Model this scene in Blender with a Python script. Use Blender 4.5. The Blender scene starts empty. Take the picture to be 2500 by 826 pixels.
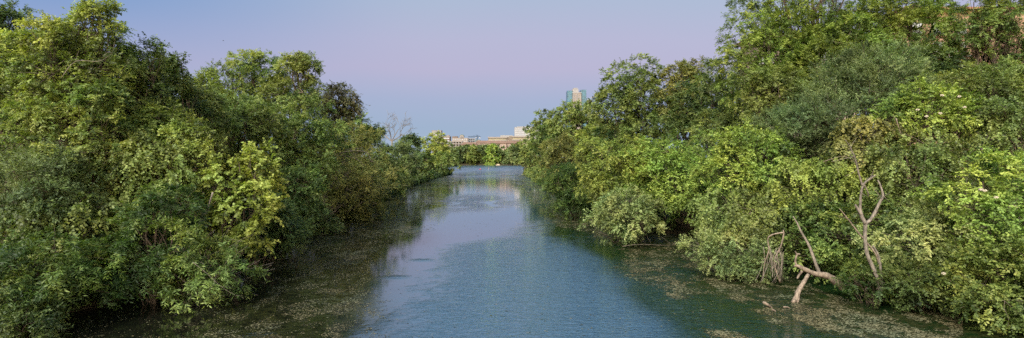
import bpy, bmesh, math, random
import numpy as np
from mathutils import Vector, Matrix

# ------------------------------------------------------------------ camera, world, sun, exposure
S = bpy.context.scene
C = S.collection
F, H, HY = 1364.0, 9.0, 385.0        # focal length in photo pixels, camera height, horizon row


def P(px, py, D):
    """World point that lies D metres ahead at photo pixel (px, py)."""
    return np.array([(px - 1250.0) / F * D, D, H - (py - HY) / F * D])


cam_d = bpy.data.cameras.new('camera')
cam = bpy.data.objects.new('camera', cam_d)
C.objects.link(cam)
cam.location = (0, 0, H)
cam.rotation_euler = (math.radians(90), 0, 0)
cam_d.sensor_width = 36
cam_d.lens = 36 * F / 2500
cam_d.shift_y = -(413 - HY) / 2500
cam_d.clip_start = 0.1
cam_d.clip_end = 9000
S.camera = cam

S.view_settings.view_transform = 'Standard'
S.view_settings.look = 'None'
S.view_settings.gamma = 1
S.view_settings.use_curve_mapping = False
S.view_settings.exposure = 1.0
S.render.engine = 'CYCLES'
cy = S.cycles
cy.max_bounces = 6
cy.diffuse_bounces = 3
cy.glossy_bounces = 2
cy.transmission_bounces = 3
cy.transparent_max_bounces = 4
cy.volume_bounces = 0
cy.use_adaptive_sampling = True
cy.adaptive_threshold = 0.02
cy.use_denoising = False
cy.denoiser = 'OPENIMAGEDENOISE'
cy.denoising_input_passes = 'RGB_ALBEDO_NORMAL'
cy.caustics_reflective = False
cy.caustics_refractive = False
S.render.filter_size = 1.35 if hasattr(S.render, 'filter_size') else 1.5

SUN_EL, SUN_ROT = 42.0, 211.0          # a broad, soft evening glow from behind the camera, a little to the left


def lin(h):
    h = h.lstrip('#')
    o = []
    for i in (0, 2, 4):
        c = int(h[i:i + 2], 16) / 255
        o.append(c / 12.92 if c < 0.04045 else ((c + 0.055) / 1.055) ** 2.4)
    return (*o, 1)


class NT:
    """Small helper for wiring nodes."""

    def __init__(s, tree):
        s.t = tree
        s.n = tree.nodes
        s.l = tree.links

    def add(s, kind, **kw):
        n = s.n.new(kind)
        for k, v in kw.items():
            setattr(n, k, v)
        return n

    def put(s, sock, v):
        if isinstance(v, bpy.types.NodeSocket):
            s.l.new(v, sock)
        elif v is not None:
            sock.default_value = v

    def math(s, op, a, b=None, c=None, clamp=False):
        n = s.add('ShaderNodeMath', operation=op, use_clamp=clamp)
        s.put(n.inputs[0], a)
        if b is not None:
            s.put(n.inputs[1], b)
        if c is not None:
            s.put(n.inputs[2], c)
        return n.outputs[0]

    def mix(s, f, a, b, mode='MIX'):
        n = s.add('ShaderNodeMix', data_type='RGBA', blend_type=mode)
        s.put(n.inputs[0], f)
        s.put(n.inputs[6], a)
        s.put(n.inputs[7], b)
        return n.outputs[2]

    def ramp(s, f, stops, interp='LINEAR'):
        n = s.add('ShaderNodeValToRGB')
        n.color_ramp.interpolation = interp
        e = n.color_ramp.elements
        while len(e) < len(stops):
            e.new(0.5)
        for k, (p, c) in enumerate(stops):
            e[k].position = p
            e[k].color = c if len(c) == 4 else (*c, 1)
        s.put(n.inputs[0], f)
        return n.outputs[0]

    def maprange(s, v, a, b, c=0.0, d=1.0, smooth=True):
        n = s.add('ShaderNodeMapRange', interpolation_type='SMOOTHSTEP' if smooth else 'LINEAR')
        s.put(n.inputs[0], v)
        for i, x in enumerate((a, b, c, d)):
            n.inputs[i + 1].default_value = x
        return n.outputs[0]

    def noise(s, scale, detail=3, vec=None, rough=0.55, dist=0.0):
        n = s.add('ShaderNodeTexNoise')
        n.inputs['Scale'].default_value = scale
        n.inputs['Detail'].default_value = detail
        n.inputs['Roughness'].default_value = rough
        n.inputs['Distortion'].default_value = dist
        if vec is not None:
            s.l.new(vec, n.inputs['Vector'])
        return n.outputs[0]


w = bpy.data.worlds.new('World')
S.world = w
w.use_nodes = True
w.node_tree.nodes.clear()
t = NT(w.node_tree)
tc = t.add('ShaderNodeTexCoord')
sp = t.add('ShaderNodeSeparateXYZ')
t.l.new(tc.outputs['Generated'], sp.inputs[0])
X, Y, Z = sp.outputs
azl = t.math('DIVIDE', X, t.math('SQRT', t.math('ADD', t.math('MULTIPLY', X, X), t.math('ADD', t.math('MULTIPLY', Y, Y), 1e-5))))
# the edge of the twilight arch is a little uneven
wob = t.noise(2.2, 2, tc.outputs['Generated'])
Zw = t.math('ADD', Z, t.math('MULTIPLY', t.math('SUBTRACT', wob, 0.5), 0.05))
east = t.ramp(Zw, [(0.0, lin('#9eb0c9')), (0.045, lin('#96aac6')), (0.095, lin('#9faac9')), (0.15, lin('#b1adca')),
                  (0.20, lin('#b0b0cc')), (0.27, lin('#a6b3cc')), (0.36, lin('#a0bbdc')), (0.52, lin('#8fb4dc')), (1.0, lin('#4c7fb4'))])
leftf = t.math('MULTIPLY', t.maprange(azl, -0.12, -0.75), t.maprange(Z, 0.06, 0.28))
east = t.mix(leftf, east, lin('#6891c4'))
westf = t.maprange(Y, 0.15, -0.8)
west = t.ramp(Z, [(0.0, (1.9, 1.35, 0.85)), (0.25, (1.5, 1.25, 0.95)), (0.6, (0.75, 0.85, 1.0)), (1.0, (0.3, 0.42, 0.62))])
west = t.mix(1.0, west, (1.8, 1.8, 1.8, 1), 'MULTIPLY')
east = t.mix(1.0, east, (.535, .54, .54, 1), 'MULTIPLY')
sky = t.mix(westf, east, west)
nis = t.add('ShaderNodeTexSky', sky_type='NISHITA')
nis.sun_disc = False
nis.sun_elevation = math.radians(4)
nis.sun_rotation = math.radians(SUN_ROT)
bg1 = t.add('ShaderNodeBackground')
t.l.new(nis.outputs[0], bg1.inputs[0])
bg1.inputs[1].default_value = 0.004
bg2 = t.add('ShaderNodeBackground')
t.l.new(sky, bg2.inputs[0])
bg2.inputs[1].default_value = 1.0
ad = t.add('ShaderNodeAddShader')
t.l.new(bg1.outputs[0], ad.inputs[0])
t.l.new(bg2.outputs[0], ad.inputs[1])
wo = t.add('ShaderNodeOutputWorld')
t.l.new(ad.outputs[0], wo.inputs[0])

sd = bpy.data.lights.new('sun', 'SUN')
sd.energy = 4.6
sd.angle = math.radians(24)
sd.color = (1.0, 0.95, 0.84)
sun = bpy.data.objects.new('sun', sd)
C.objects.link(sun)
a_ = math.radians(SUN_ROT)
sun_dir = Vector((math.sin(a_) * math.cos(math.radians(SUN_EL)), math.cos(a_) * math.cos(math.radians(SUN_EL)), math.sin(math.radians(SUN_EL))))
sun.rotation_euler = sun_dir.to_track_quat('Z', 'Y').to_euler()

# ------------------------------------------------------------------ mesh and object helpers


def mesh_from(name, V, faces_n, loops, tint=None, smooth=False, attrs=None):
    """V (n,3); loops flat vertex indices; faces_n = verts per face (int or array)."""
    me = bpy.data.meshes.new(name)
    V = np.ascontiguousarray(V, dtype=np.float32)
    loops = np.ascontiguousarray(loops, dtype=np.int32)
    if np.isscalar(faces_n):
        nf = len(loops) // faces_n
        tot = np.full(nf, faces_n, dtype=np.int32)
    else:
        tot = np.asarray(faces_n, dtype=np.int32)
        nf = len(tot)
    st = np.zeros(nf, dtype=np.int32)
    st[1:] = np.cumsum(tot)[:-1]
    me.vertices.add(len(V))
    me.vertices.foreach_set('co', V.ravel())
    me.loops.add(len(loops))
    me.loops.foreach_set('vertex_index', loops)
    me.polygons.add(nf)
    me.polygons.foreach_set('loop_start', st)
    if smooth:
        me.polygons.foreach_set('use_smooth', np.ones(nf, dtype=bool))
    if tint is not None:
        at = me.attributes.new('tint', 'FLOAT', 'FACE')
        at.data.foreach_set('value', np.ascontiguousarray(tint, dtype=np.float32))
    for k, v in (attrs or {}).items():
        at = me.attributes.new(k, 'FLOAT', 'POINT')
        at.data.foreach_set('value', np.ascontiguousarray(v, dtype=np.float32))
    me.update(calc_edges=True)
    return me


def link(name, me, m=None, parent=None, loc=(0, 0, 0)):
    o = bpy.data.objects.new(name, me)
    C.objects.link(o)
    o.location = loc
    if m is not None:
        me.materials.append(m)
    if parent is not None:
        o.parent = parent
    return o


def thing(name, label, cat, loc=(0, 0, 0), rz=0.0, group=None):
    o = bpy.data.objects.new(name, None)
    C.objects.link(o)
    o.empty_display_size = 0.3
    o.location = tuple(float(v) for v in loc)
    o.rotation_euler = (0, 0, rz)
    o['label'] = label
    o['category'] = cat
    if group:
        o['group'] = group
    return o


def tag(o, label, cat, group=None):
    o['label'] = label
    o['category'] = cat
    if group:
        o['group'] = group
    return o


class MB:
    """Collects boxes, prisms and tubes into one mesh."""

    def __init__(s):
        s.v = []
        s.f = []

    def box(s, x0, x1, y0, y1, z0, z1):
        b = len(s.v)
        s.v += [(x0, y0, z0), (x1, y0, z0), (x1, y1, z0), (x0, y1, z0), (x0, y0, z1), (x1, y0, z1), (x1, y1, z1), (x0, y1, z1)]
        s.f += [tuple(b + i for i in q) for q in ((0, 3, 2, 1), (4, 5, 6, 7), (0, 1, 5, 4), (1, 2, 6, 5), (2, 3, 7, 6), (3, 0, 4, 7))]
        return s

    def prism(s, pts, y0, y1):
        """Polygon in the x/z plane pushed from y0 to y1."""
        b = len(s.v)
        n = len(pts)
        s.v += [(p[0], y0, p[1]) for p in pts] + [(p[0], y1, p[1]) for p in pts]
        s.f += [tuple(b + i for i in range(n)), tuple(b + n + i for i in reversed(range(n)))]
        s.f += [(b + (i + 1) % n, b + i, b + n + i, b + n + (i + 1) % n) for i in range(n)]
        return s

    def tube(s, pts, rad, k=6, jit=0.0, seed=0):
        rg = random.Random(seed)
        pts = [Vector(p) for p in pts]
        rings = []
        ref = Vector((0.13, 0.21, 1)).normalized()
        for i, p in enumerate(pts):
            d = (pts[min(i + 1, len(pts) - 1)] - pts[max(i - 1, 0)])
            d = d.normalized() if d.length > 1e-6 else Vector((0, 0, 1))
            a = d.cross(ref)
            if a.length < 0.05:
                a = d.cross(Vector((1, 0, 0.1)))
            a.normalize()
            c = d.cross(a)
            r = rad[i] if hasattr(rad, '__len__') else rad
            b = len(s.v)
            for j in range(k):
                q = 2 * math.pi * j / k
                rr = r * (1 + jit * rg.uniform(-1, 1))
                s.v.append(tuple(p + a * math.cos(q) * rr + c * math.sin(q) * rr))
            rings.append(b)
        for i in range(len(rings) - 1):
            for j in range(k):
                s.f.append((rings[i] + j, rings[i] + (j + 1) % k, rings[i + 1] + (j + 1) % k, rings[i + 1] + j))
        s.f.append(tuple(rings[0] + j for j in reversed(range(k))))
        s.f.append(tuple(rings[-1] + j for j in range(k)))
        return s

    def mesh(s, name):
        me = bpy.data.meshes.new(name)
        me.from_pydata([tuple(map(float, v)) for v in s.v], [], s.f)
        me.update()
        return me

    def build(s, name, m, parent=None, loc=(0, 0, 0), smooth=False):
        me = s.mesh(name)
        if smooth:
            me.polygons.foreach_set('use_smooth', [True] * len(me.polygons))
        return link(name, me, m, parent, loc)


# 2D value noise for masks and terrain
_g = np.random.RandomState(7).rand(256, 256)


def vnoise(x, y):
    xi = np.floor(x).astype(int)
    yi = np.floor(y).astype(int)
    fx = x - xi
    fy = y - yi
    fx = fx * fx * (3 - 2 * fx)
    fy = fy * fy * (3 - 2 * fy)
    a = _g[xi & 255, yi & 255]
    b = _g[(xi + 1) & 255, yi & 255]
    c = _g[xi & 255, (yi + 1) & 255]
    d = _g[(xi + 1) & 255, (yi + 1) & 255]
    return (a * (1 - fx) + b * fx) * (1 - fy) + (c * (1 - fx) + d * fx) * fy


def fbm(x, y, o=4):
    s = 0
    amp = 1
    tot = 0
    for i in range(o):
        s = s + amp * vnoise(x * 2 ** i + 17.3 * i, y * 2 ** i - 9.1 * i)
        tot += amp
        amp *= 0.55
    return s / tot


def smooth(a, b, v):
    q = np.clip((v - a) / (b - a), 0, 1)
    return q * q * (3 - 2 * q)


# ------------------------------------------------------------------ materials
MATS = {}


def principled(name, col, rough=0.8, spec=0.3, metal=0.0):
    m = bpy.data.materials.new(name)
    m.use_nodes = True
    b = m.node_tree.nodes['Principled BSDF']
    b.inputs['Base Color'].default_value = (*col, 1)
    b.inputs['Roughness'].default_value = rough
    b.inputs['Specular IOR Level'].default_value = spec
    b.inputs['Metallic'].default_value = metal
    return m, NT(m.node_tree), b


def plain(name, col, rough=0.8, spec=0.3, metal=0.0, var=0.25, scale=1.5):
    """A surface colour with procedural blotches and streaks."""
    m, t, b = principled(name, col, rough, spec, metal)
    tc = t.add('ShaderNodeTexCoord')
    n = t.noise(scale, 4, tc.outputs['Object'])
    c = t.ramp(n, [(0.3, tuple(v * (1 - var) for v in col)), (0.7, tuple(min(1, v * (1 + var)) for v in col))])
    t.l.new(c, b.inputs['Base Color'])
    MATS[name] = m
    return m


def leaf_mat(name, dark, mid, light, transl=0.42, rough=0.55):
    m = bpy.data.materials.new(name)
    m.use_nodes = True
    t = NT(m.node_tree)
    t.n.clear()
    at = t.add('ShaderNodeAttribute', attribute_name='tint')
    tc = t.add('ShaderNodeTexCoord')
    geo = t.add('ShaderNodeNewGeometry')
    oi = t.add('ShaderNodeObjectInfo')
    n = t.noise(0.55, 4, geo.outputs['Position'], 0.65)
    n2 = t.noise(0.23, 3, geo.outputs['Position'], 0.6)
    f = t.math('ADD', at.outputs['Fac'], t.math('MULTIPLY', t.math('SUBTRACT', n, 0.5), 1.25))
    f = t.math('ADD', f, t.math('MULTIPLY', t.math('SUBTRACT', oi.outputs['Random'], 0.5), 0.12), clamp=True)
    c = t.ramp(f, [(0.05, dark), (0.5, mid), (0.95, light)])
    hue = t.ramp(n2, [(0.34, (.84, 1.0, 1.05)), (0.5, (1, 1, 1)), (0.66, (1.12, 1.0, .92))])
    c = t.mix(1.0, c, hue, 'MULTIPLY')
    b = t.add('ShaderNodeBsdfPrincipled')
    t.l.new(c, b.inputs['Base Color'])
    b.inputs['Roughness'].default_value = rough
    b.inputs['Specular IOR Level'].default_value = 0.3
    tr = t.add('ShaderNodeBsdfTranslucent')
    ct = t.mix(1.0, c, (1.15, 1.25, 0.55, 1), 'MULTIPLY')
    t.l.new(ct, tr.inputs[0])
    mx = t.add('ShaderNodeMixShader')
    mx.inputs[0].default_value = transl
    t.l.new(b.outputs[0], mx.inputs[1])
    t.l.new(tr.outputs[0], mx.inputs[2])
    o = t.add('ShaderNodeOutputMaterial')
    t.l.new(mx.outputs[0], o.inputs[0])
    MATS[name] = m
    return m


leaf_mat('leaf_yellow', (0.04, 0.054, 0.01), (0.156, 0.197, 0.038), (0.291, 0.337, 0.071))
leaf_mat('leaf_olive', (0.033, 0.048, 0.011), (0.124, 0.163, 0.04), (0.239, 0.281, 0.078))
leaf_mat('leaf_green', (0.028, 0.05, 0.01), (0.109, 0.158, 0.036), (0.234, 0.27, 0.064))
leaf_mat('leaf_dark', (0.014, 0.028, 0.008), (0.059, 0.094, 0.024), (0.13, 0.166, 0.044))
leaf_mat('leaf_bright', (0.04, 0.073, 0.012), (0.167, 0.245, 0.045), (0.322, 0.404, 0.086))
leaf_mat('leaf_lime', (0.050, 0.065, 0.012), (0.215, 0.255, 0.046), (0.331, 0.357, 0.085))
leaf_mat('leaf_grey', (0.032, 0.05, 0.017), (0.12, 0.161, 0.058), (0.224, 0.284, 0.109))
leaf_mat('leaf_pale', (0.043, 0.065, 0.022), (0.177, 0.227, 0.075), (0.352, 0.396, 0.157))
leaf_mat('leaf_brown', (0.045, 0.053, 0.012), (0.171, 0.176, 0.047), (0.284, 0.282, 0.085))
leaf_mat('leaf_russet', (0.036, 0.033, 0.016), (0.116, 0.107, 0.053), (0.16, 0.184, 0.069))
leaf_mat('leaf_far', (0.044, 0.066, 0.023), (0.128, 0.174, 0.064), (0.226, 0.279, 0.109))
leaf_mat('leaf_fresh', (.040, .062, .010), (.135, .185, .032), (.26, .31, .06))
leaf_mat('leaf_sage', (0.022, 0.035, 0.013), (0.077, 0.11, 0.04), (0.149, 0.203, 0.075))
leaf_mat('leaf_emerald', (0.016, 0.036, 0.007), (0.052, 0.092, 0.017), (0.129, 0.175, 0.033))


def bark_mat(name, a, b_, scale=9):
    m, t, b = principled(name, a, 0.9, 0.2)
    tc = t.add('ShaderNodeTexCoord')
    mp = t.add('ShaderNodeMapping')
    mp.inputs['Scale'].default_value = (1, 1, 0.25)
    t.l.new(tc.outputs['Object'], mp.inputs[0])
    n = t.noise(scale, 5, mp.outputs[0], 0.65)
    n3 = t.noise(scale * .35, 4, tc.outputs['Object'], 0.6)
    c = t.ramp(t.math('ADD', t.math('MULTIPLY', n, .6), t.math('MULTIPLY', n3, .4)), [(0.36, a), (0.5, tuple(.5 * (u + v) for u, v in zip(a, b_))), (0.62, b_)])
    t.l.new(c, b.inputs['Base Color'])
    bp = t.add('ShaderNodeBump')
    bp.inputs['Strength'].default_value = 0.6
    bp.inputs['Distance'].default_value = 0.04
    t.l.new(n, bp.inputs['Height'])
    t.l.new(bp.outputs[0], b.inputs['Normal'])
    MATS[name] = m


bark_mat('bark', (.035, .026, .018), (.12, .095, .070))
bark_mat('bark_grey', (.045, .038, .031), (.17, .145, .115))
bark_mat('bark_pale', (.045, .034, .025), (.22, .17, .125), 7)
bark_mat('bark_twig', (.06, .05, .038), (.18, .15, .115), 5)

# ground
m, t, b = principled('earth', (.05, .04, .025), 0.95, 0.1)
tc = t.add('ShaderNodeTexCoord')
n1 = t.noise(0.6, 6, tc.outputs['Object'], 0.6)
c = t.ramp(n1, [(0.3, (.014, .011, .007)), (0.5, (.032, .025, .015)), (0.62, (.025, .034, .010)), (0.8, (.045, .055, .020))])
t.l.new(c, b.inputs['Base Color'])
bp = t.add('ShaderNodeBump')
bp.inputs['Strength'].default_value = 0.7
bp.inputs['Distance'].default_value = 0.2
t.l.new(t.noise(4, 6, tc.outputs['Object']), bp.inputs['Height'])
t.l.new(bp.outputs[0], b.inputs['Normal'])
MATS['earth'] = m
plain('sand', (0.385, 0.296, 0.207), 0.95, 0.1, var=0.2, scale=0.4)

# water
m, t, b = principled('water', (.02, .035, .03), 0.02, 0.5)
geo = t.add('ShaderNodeNewGeometry')
lak = t.add('ShaderNodeAttribute', attribute_name='lake').outputs['Fac']
rip = t.add('ShaderNodeAttribute', attribute_name='ripple').outputs['Fac']
grn = t.add('ShaderNodeAttribute', attribute_name='green').outputs['Fac']
wee = t.add('ShaderNodeAttribute', attribute_name='weed').outputs['Fac']
mp = t.add('ShaderNodeMapping')
mp.inputs['Scale'].default_value = (1.0, 1.7, 1.0)
t.l.new(geo.outputs['Position'], mp.inputs[0])
pv = mp.outputs[0]
weedn = t.noise(1.3, 6, pv, 0.7)
weedm = t.math('MULTIPLY', wee, t.maprange(weedn, 0.38, 0.60))
dark_refl = t.add('ShaderNodeAttribute', attribute_name='dark_reflection').outputs['Fac']
base = t.mix(dark_refl, (.018, .042, .068, 1), (.003, .0035, .0025, 1))  # dark tree reflection painted into the base colour along the left bank
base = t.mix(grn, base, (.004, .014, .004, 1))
base = t.mix(t.math('MULTIPLY', rip, t.math('SUBTRACT', 1.0, t.math('MAXIMUM', grn, dark_refl))), base, (.027, .058, .092, 1))
weedc = t.ramp(t.noise(5.0, 5, pv, 0.7), [(0.3, (.005, .006, .003)), (0.55, (.022, .024, .008)), (0.75, (.055, .055, .020))])
base = t.mix(weedm, base, weedc)
t.l.new(base, b.inputs['Base Color'])
b.inputs['IOR'].default_value = 2.0
t.l.new(t.math('ADD', t.math('ADD', 0.012, t.math('MULTIPLY', lak, 0.30)), t.math('MULTIPLY', weedm, 0.22)), b.inputs['Roughness'])
t.l.new(t.math('SUBTRACT', 0.5, t.math('MULTIPLY', weedm, 0.2)), b.inputs['Specular IOR Level'])
h1 = t.noise(3.2, 3, pv, 0.5, 0.6)
h2 = t.noise(0.9, 2, pv, 0.5)
wv = t.add('ShaderNodeTexWave', wave_type='BANDS', bands_direction='Y')
wv.inputs['Scale'].default_value = 1.1
wv.inputs['Distortion'].default_value = 7.0
wv.inputs['Detail'].default_value = 2
wv.inputs['Detail Scale'].default_value = 1.2
t.l.new(pv, wv.inputs[0])
hh = t.math('ADD', t.math('MULTIPLY', h1, 0.075), t.math('ADD', t.math('MULTIPLY', h2, 0.10), t.math('MULTIPLY', wv.outputs['Fac'], 0.02)))
amp = t.math('ADD', 0.015, t.math('MULTIPLY', rip, 0.8))
hh = t.math('MULTIPLY', hh, amp)
bp = t.add('ShaderNodeBump')
bp.inputs['Strength'].default_value = 1.0
bp.inputs['Distance'].default_value = 1.0
t.l.new(hh, bp.inputs['Height'])
t.l.new(bp.outputs[0], b.inputs['Normal'])
MATS['water'] = m
leaf_mat('weed', (.010, .010, .004), (.040, .036, .013), (.17, .155, .085), 0.05, 0.6)

# ------------------------------------------------------------------ banks: ground sheet and water
LB = np.array([(-60, -30), (0, -31), (20, -29), (28, -27.5), (34, -26), (46, -26.5), (79, -30), (117, -29), (175, -34), (250, -36), (290, -35), (312, -34),
               (325, -46), (345, -90), (400, -300), (450, -3500)], float)
RB = np.array([(-60, 29), (20, 29.5), (30, 28), (40, 25.0), (52, 27), (60, 26), (70, 14.5), (107, 14), (144, 12), (250, 10), (409, 9), (470, 10), (490, 16),
               (500, 60), (520, 300), (545, 3500)], float)
FAR_Y = 628.0


def lbx(y):
    return np.interp(y, LB[:, 0], LB[:, 1])


def rbx(y):
    return np.interp(y, RB[:, 0], RB[:, 1])


def ground_z(x, y):
    x = np.asarray(x, float)
    y = np.asarray(y, float)
    wob = (fbm(x * 0.12, y * 0.12, 3) - 0.5) * 3
    far_d = (y - FAR_Y) * 1.0 + wob
    dl = np.where(y < 450, lbx(y) - x, -50) + wob      # >0 means on the left bank
    dr = np.where(y < 545, x - rbx(y), -50) + wob
    d = np.maximum(np.maximum(dl, dr), far_d)
    z = np.where(d > 0, 0.05 + 1.7 * smooth(0, 2.2, d) + 3.6 * smooth(3, 20, d), -1.8 * smooth(0, 5, -d))
    z = z + np.where(d > 0, (fbm(x * 0.3, y * 0.3, 3) - 0.5) * 0.9 * smooth(0.5, 4, d), 0)
    return z


def axis(segments):
    o = []
    for a, b, n in segments:
        o += list(np.linspace(a, b, n, endpoint=False))
    return np.array(o + [segments[-1][1]])


def grid_mesh(name, xs, ys, zf, attrs=None):
    X, Y = np.meshgrid(xs, ys)
    X = X.ravel()
    Y = Y.ravel()
    V = np.stack([X, Y, zf(X, Y)], 1)
    nx, ny = len(xs), len(ys)
    i = np.arange(nx - 1)[None, :] + np.arange(ny - 1)[:, None] * nx
    i = i.ravel()
    loops = np.stack([i, i + 1, i + 1 + nx, i + nx], 1).ravel()
    return mesh_from(name, V, 4, loops, smooth=True, attrs={k: f(X, Y) for k, f in (attrs or {}).items()})


xs = axis([(-4000, -400, 12), (-400, -100, 24), (-100, 100, 170), (100, 400, 24), (400, 4000, 12)])
ys = axis([(-400, 0, 14), (0, 150, 120), (150, 700, 120), (700, 1200, 14), (1200, 8000, 10)])
o = link('ground', grid_mesh('ground', xs, ys, ground_z), MATS['earth'])
o['kind'] = 'structure'


def a_ripple(x, y):
    n = (fbm(x * 0.10, y * 0.06, 4) - 0.5) * 9
    le = np.interp(y, [0, 28, 40, 57, 64], [-8, -5.6, -4.6, -5.2, 0.0])
    n2 = (fbm(x * 1.6, y * 0.9, 3) - 0.5) * 7
    r = smooth(-3.0, 3.0, x - le + n * 0.15 + n2 * 0.6) * smooth(84, 42, y + n * 1.2 + n2 * 4)
    far = 0.55 * np.exp(-(((x + 9) / 7) ** 2 + ((y - 112) / 14) ** 2)) * smooth(0.35, 0.6, fbm(x * .2, y * .1))
    lake = 0.10 * smooth(240, 420, y)
    spots = 0
    for cx, cy_, rx, ry in ((-8.6, 42, .8, .5), (-7.8, 49, .8, .5), (-13.0, 28.6, 1.0, .8)):
        spots = spots + np.exp(-(((x - cx) / rx) ** 2 + ((y - cy_) / ry) ** 2)) * 0.6
    return np.clip(r * (0.9 + 0.5 * (fbm(x * .4, y * .4, 2) - .5)) + far + lake + spots, 0, 1)


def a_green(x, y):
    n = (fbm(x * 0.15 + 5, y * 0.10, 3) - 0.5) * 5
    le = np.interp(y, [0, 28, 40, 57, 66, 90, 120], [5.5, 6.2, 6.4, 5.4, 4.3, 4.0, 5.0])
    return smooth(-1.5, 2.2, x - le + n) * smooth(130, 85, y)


def a_weed(x, y):
    n = (fbm(x * 0.13, y * 0.09, 4) - 0.5)
    le = np.interp(y, [0, 28, 48, 70, 91, 130, 189, 273, 330], [-7, -8.2, -11.5, -13.5, -14.0, -16.5, -19.5, -25, -60])
    L = smooth(2.0, -2.5, x - le + n * 9)
    re = np.interp(y, [0, 28, 40, 57, 66, 85, 107, 140, 200, 420], [12, 11.5, 10.5, 10.0, 7.5, 5.5, 4.8, 3.4, 1.5, 0.5])
    R = smooth(-1.0, 1.6, x - re + n * 8) * smooth(0.40, 0.54, fbm(x * 0.22 + 3, y * 0.16 + 8, 4) + 0.07)
    R = np.clip(R * 1.15, 0, 1) * smooth(470, 380, y)
    L = L * (1 - 0.85 * smooth(-14, -17.5, x) * smooth(48, 40, y))
    return np.clip(L * (0.55 + 0.45 * smooth(.35, .6, fbm(x * .3, y * .2, 3))) + R, 0, 1)


xs = axis([(-3500, -200, 8), (-200, -45, 30), (-45, 30, 190), (30, 200, 20), (200, 3500, 8)])
ys = axis([(-300, 15, 8), (15, 80, 190), (80, 200, 120), (200, 640, 90)])
wm = grid_mesh('water', xs, ys, lambda x, y: x * 0, {'ripple': a_ripple, 'dark_reflection': lambda x, y: smooth(3.0, -3.0, x - np.interp(y, [0, 28, 48, 70, 91, 130, 189, 273, 330], [-7, -7.5, -9.5, -11.5, -12.5, -15, -18, -23, -50]) + (fbm(x * .15, y * .1, 3) - .5) * 5) * smooth(360, 250, y), 'lake': lambda x, y: smooth(150, 380, y) * (0.6 + 0.4 * smooth(.35, .6, fbm(x * .05, y * .02, 3))), 'green': a_green, 'weed': a_weed})
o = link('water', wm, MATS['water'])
o['kind'] = 'structure'

# sandy landing on the far shore
xs = np.linspace(-19.5, -12.5, 24)
ys = np.linspace(620, 640, 14)


def beach_z(x, y):
    return 0.1 + 2.6 * smooth(622, 636, y) * smooth(0, 2.5, 3.5 - np.abs(x + 16)) - 1.2 * smooth(2.5, 3.5, np.abs(x + 16)) + 0.3 * fbm(x, y)


o = link('beach', grid_mesh('beach', xs, ys, beach_z), MATS['sand'])
o['kind'] = 'structure'

# ------------------------------------------------------------------ foliage
UP = np.array([0, 0, 1.0])


def norm(v):
    return v / (np.linalg.norm(v, axis=-1, keepdims=True) + 1e-9)


def runit(rg, n):
    return norm(rg.normal(size=(n, 3)))


# leaf style: length, width ratio, twig droop, leaves per twig, twig length, upward bias
STYLES = {
    'broad':   dict(l=.15, w=.62, droop=.25, m=12, tw=.75, up=.25, flat=.7),
    'maple':   dict(l=.21, w=.85, droop=.25, m=9,  tw=.80, up=.25, flat=.6),
    'long':    dict(l=.24, w=.26, droop=.55, m=12, tw=.70, up=.25, flat=.6),
    'fine':    dict(l=.11, w=.50, droop=.15, m=16, tw=.70, up=.45, flat=.5),
    'spike':   dict(l=.13, w=.40, droop=-.05, m=18, tw=.85, up=.50, flat=.4),
    'pecan':   dict(l=.18, w=.42, droop=.28, m=14, tw=.75, up=.25, flat=.7),
    'vine':    dict(l=.16, w=.85, droop=1.0, m=12, tw=.90, up=.05, flat=.3),
    'fern':    dict(l=.20, w=.30, droop=.45, m=22, tw=1.5, up=.15, flat=1.2),
}


def leaf_mesh(rg, start, dirs, L, st, scale, ptint, m):
    """Leaves along drooping twigs; start, dirs (T,3); L (T,)."""
    T = len(start)
    tt = (np.arange(m)[None, :] + rg.rand(T, m)) / m
    tt = 0.12 + 0.88 * tt
    d = dirs[:, None, :]
    Lx = L[:, None, None]
    t3 = tt[:, :, None]
    pos = start[:, None, :] + d * Lx * t3 - UP * (st['droop'] * Lx * t3 ** 2)
    tan = norm(d - UP * (2 * st['droop'] * t3))
    N = norm(UP * st['flat'] + 0.32 * rg.normal(size=(T, 1, 3)) + d * 0.55)
    side = norm(np.cross(np.broadcast_to(tan, pos.shape), np.broadcast_to(N, pos.shape)))
    sg = np.where((np.arange(m) % 2)[None, :, None] == 0, 1.0, -1.0)
    ax = norm(tan * 0.55 + side * sg * 0.9 + rg.normal(size=pos.shape) * 0.35 - UP * 0.15)
    Nj = norm(N + rg.normal(size=pos.shape) * 0.34)
    sv = norm(np.cross(Nj, ax))
    ll = (st['l'] * scale * (0.65 + 0.7 * rg.rand(T, m)))[:, :, None]
    ww = ll * st['w'] * 0.5
    nn = np.cross(ax, sv)
    p0 = pos
    p1 = pos + ax * ll * 0.45 + sv * ww + nn * ww * 0.25
    p2 = pos + ax * ll
    p3 = pos + ax * ll * 0.45 - sv * ww + nn * ww * 0.25
    V = np.stack([p0, p1, p2, p3], 2).reshape(-1, 3)
    tint = (ptint[:, None] + 0.13 * rg.normal(size=(T, m)) + 0.18 * (tt - 0.5)).ravel()
    return V, tint


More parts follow.
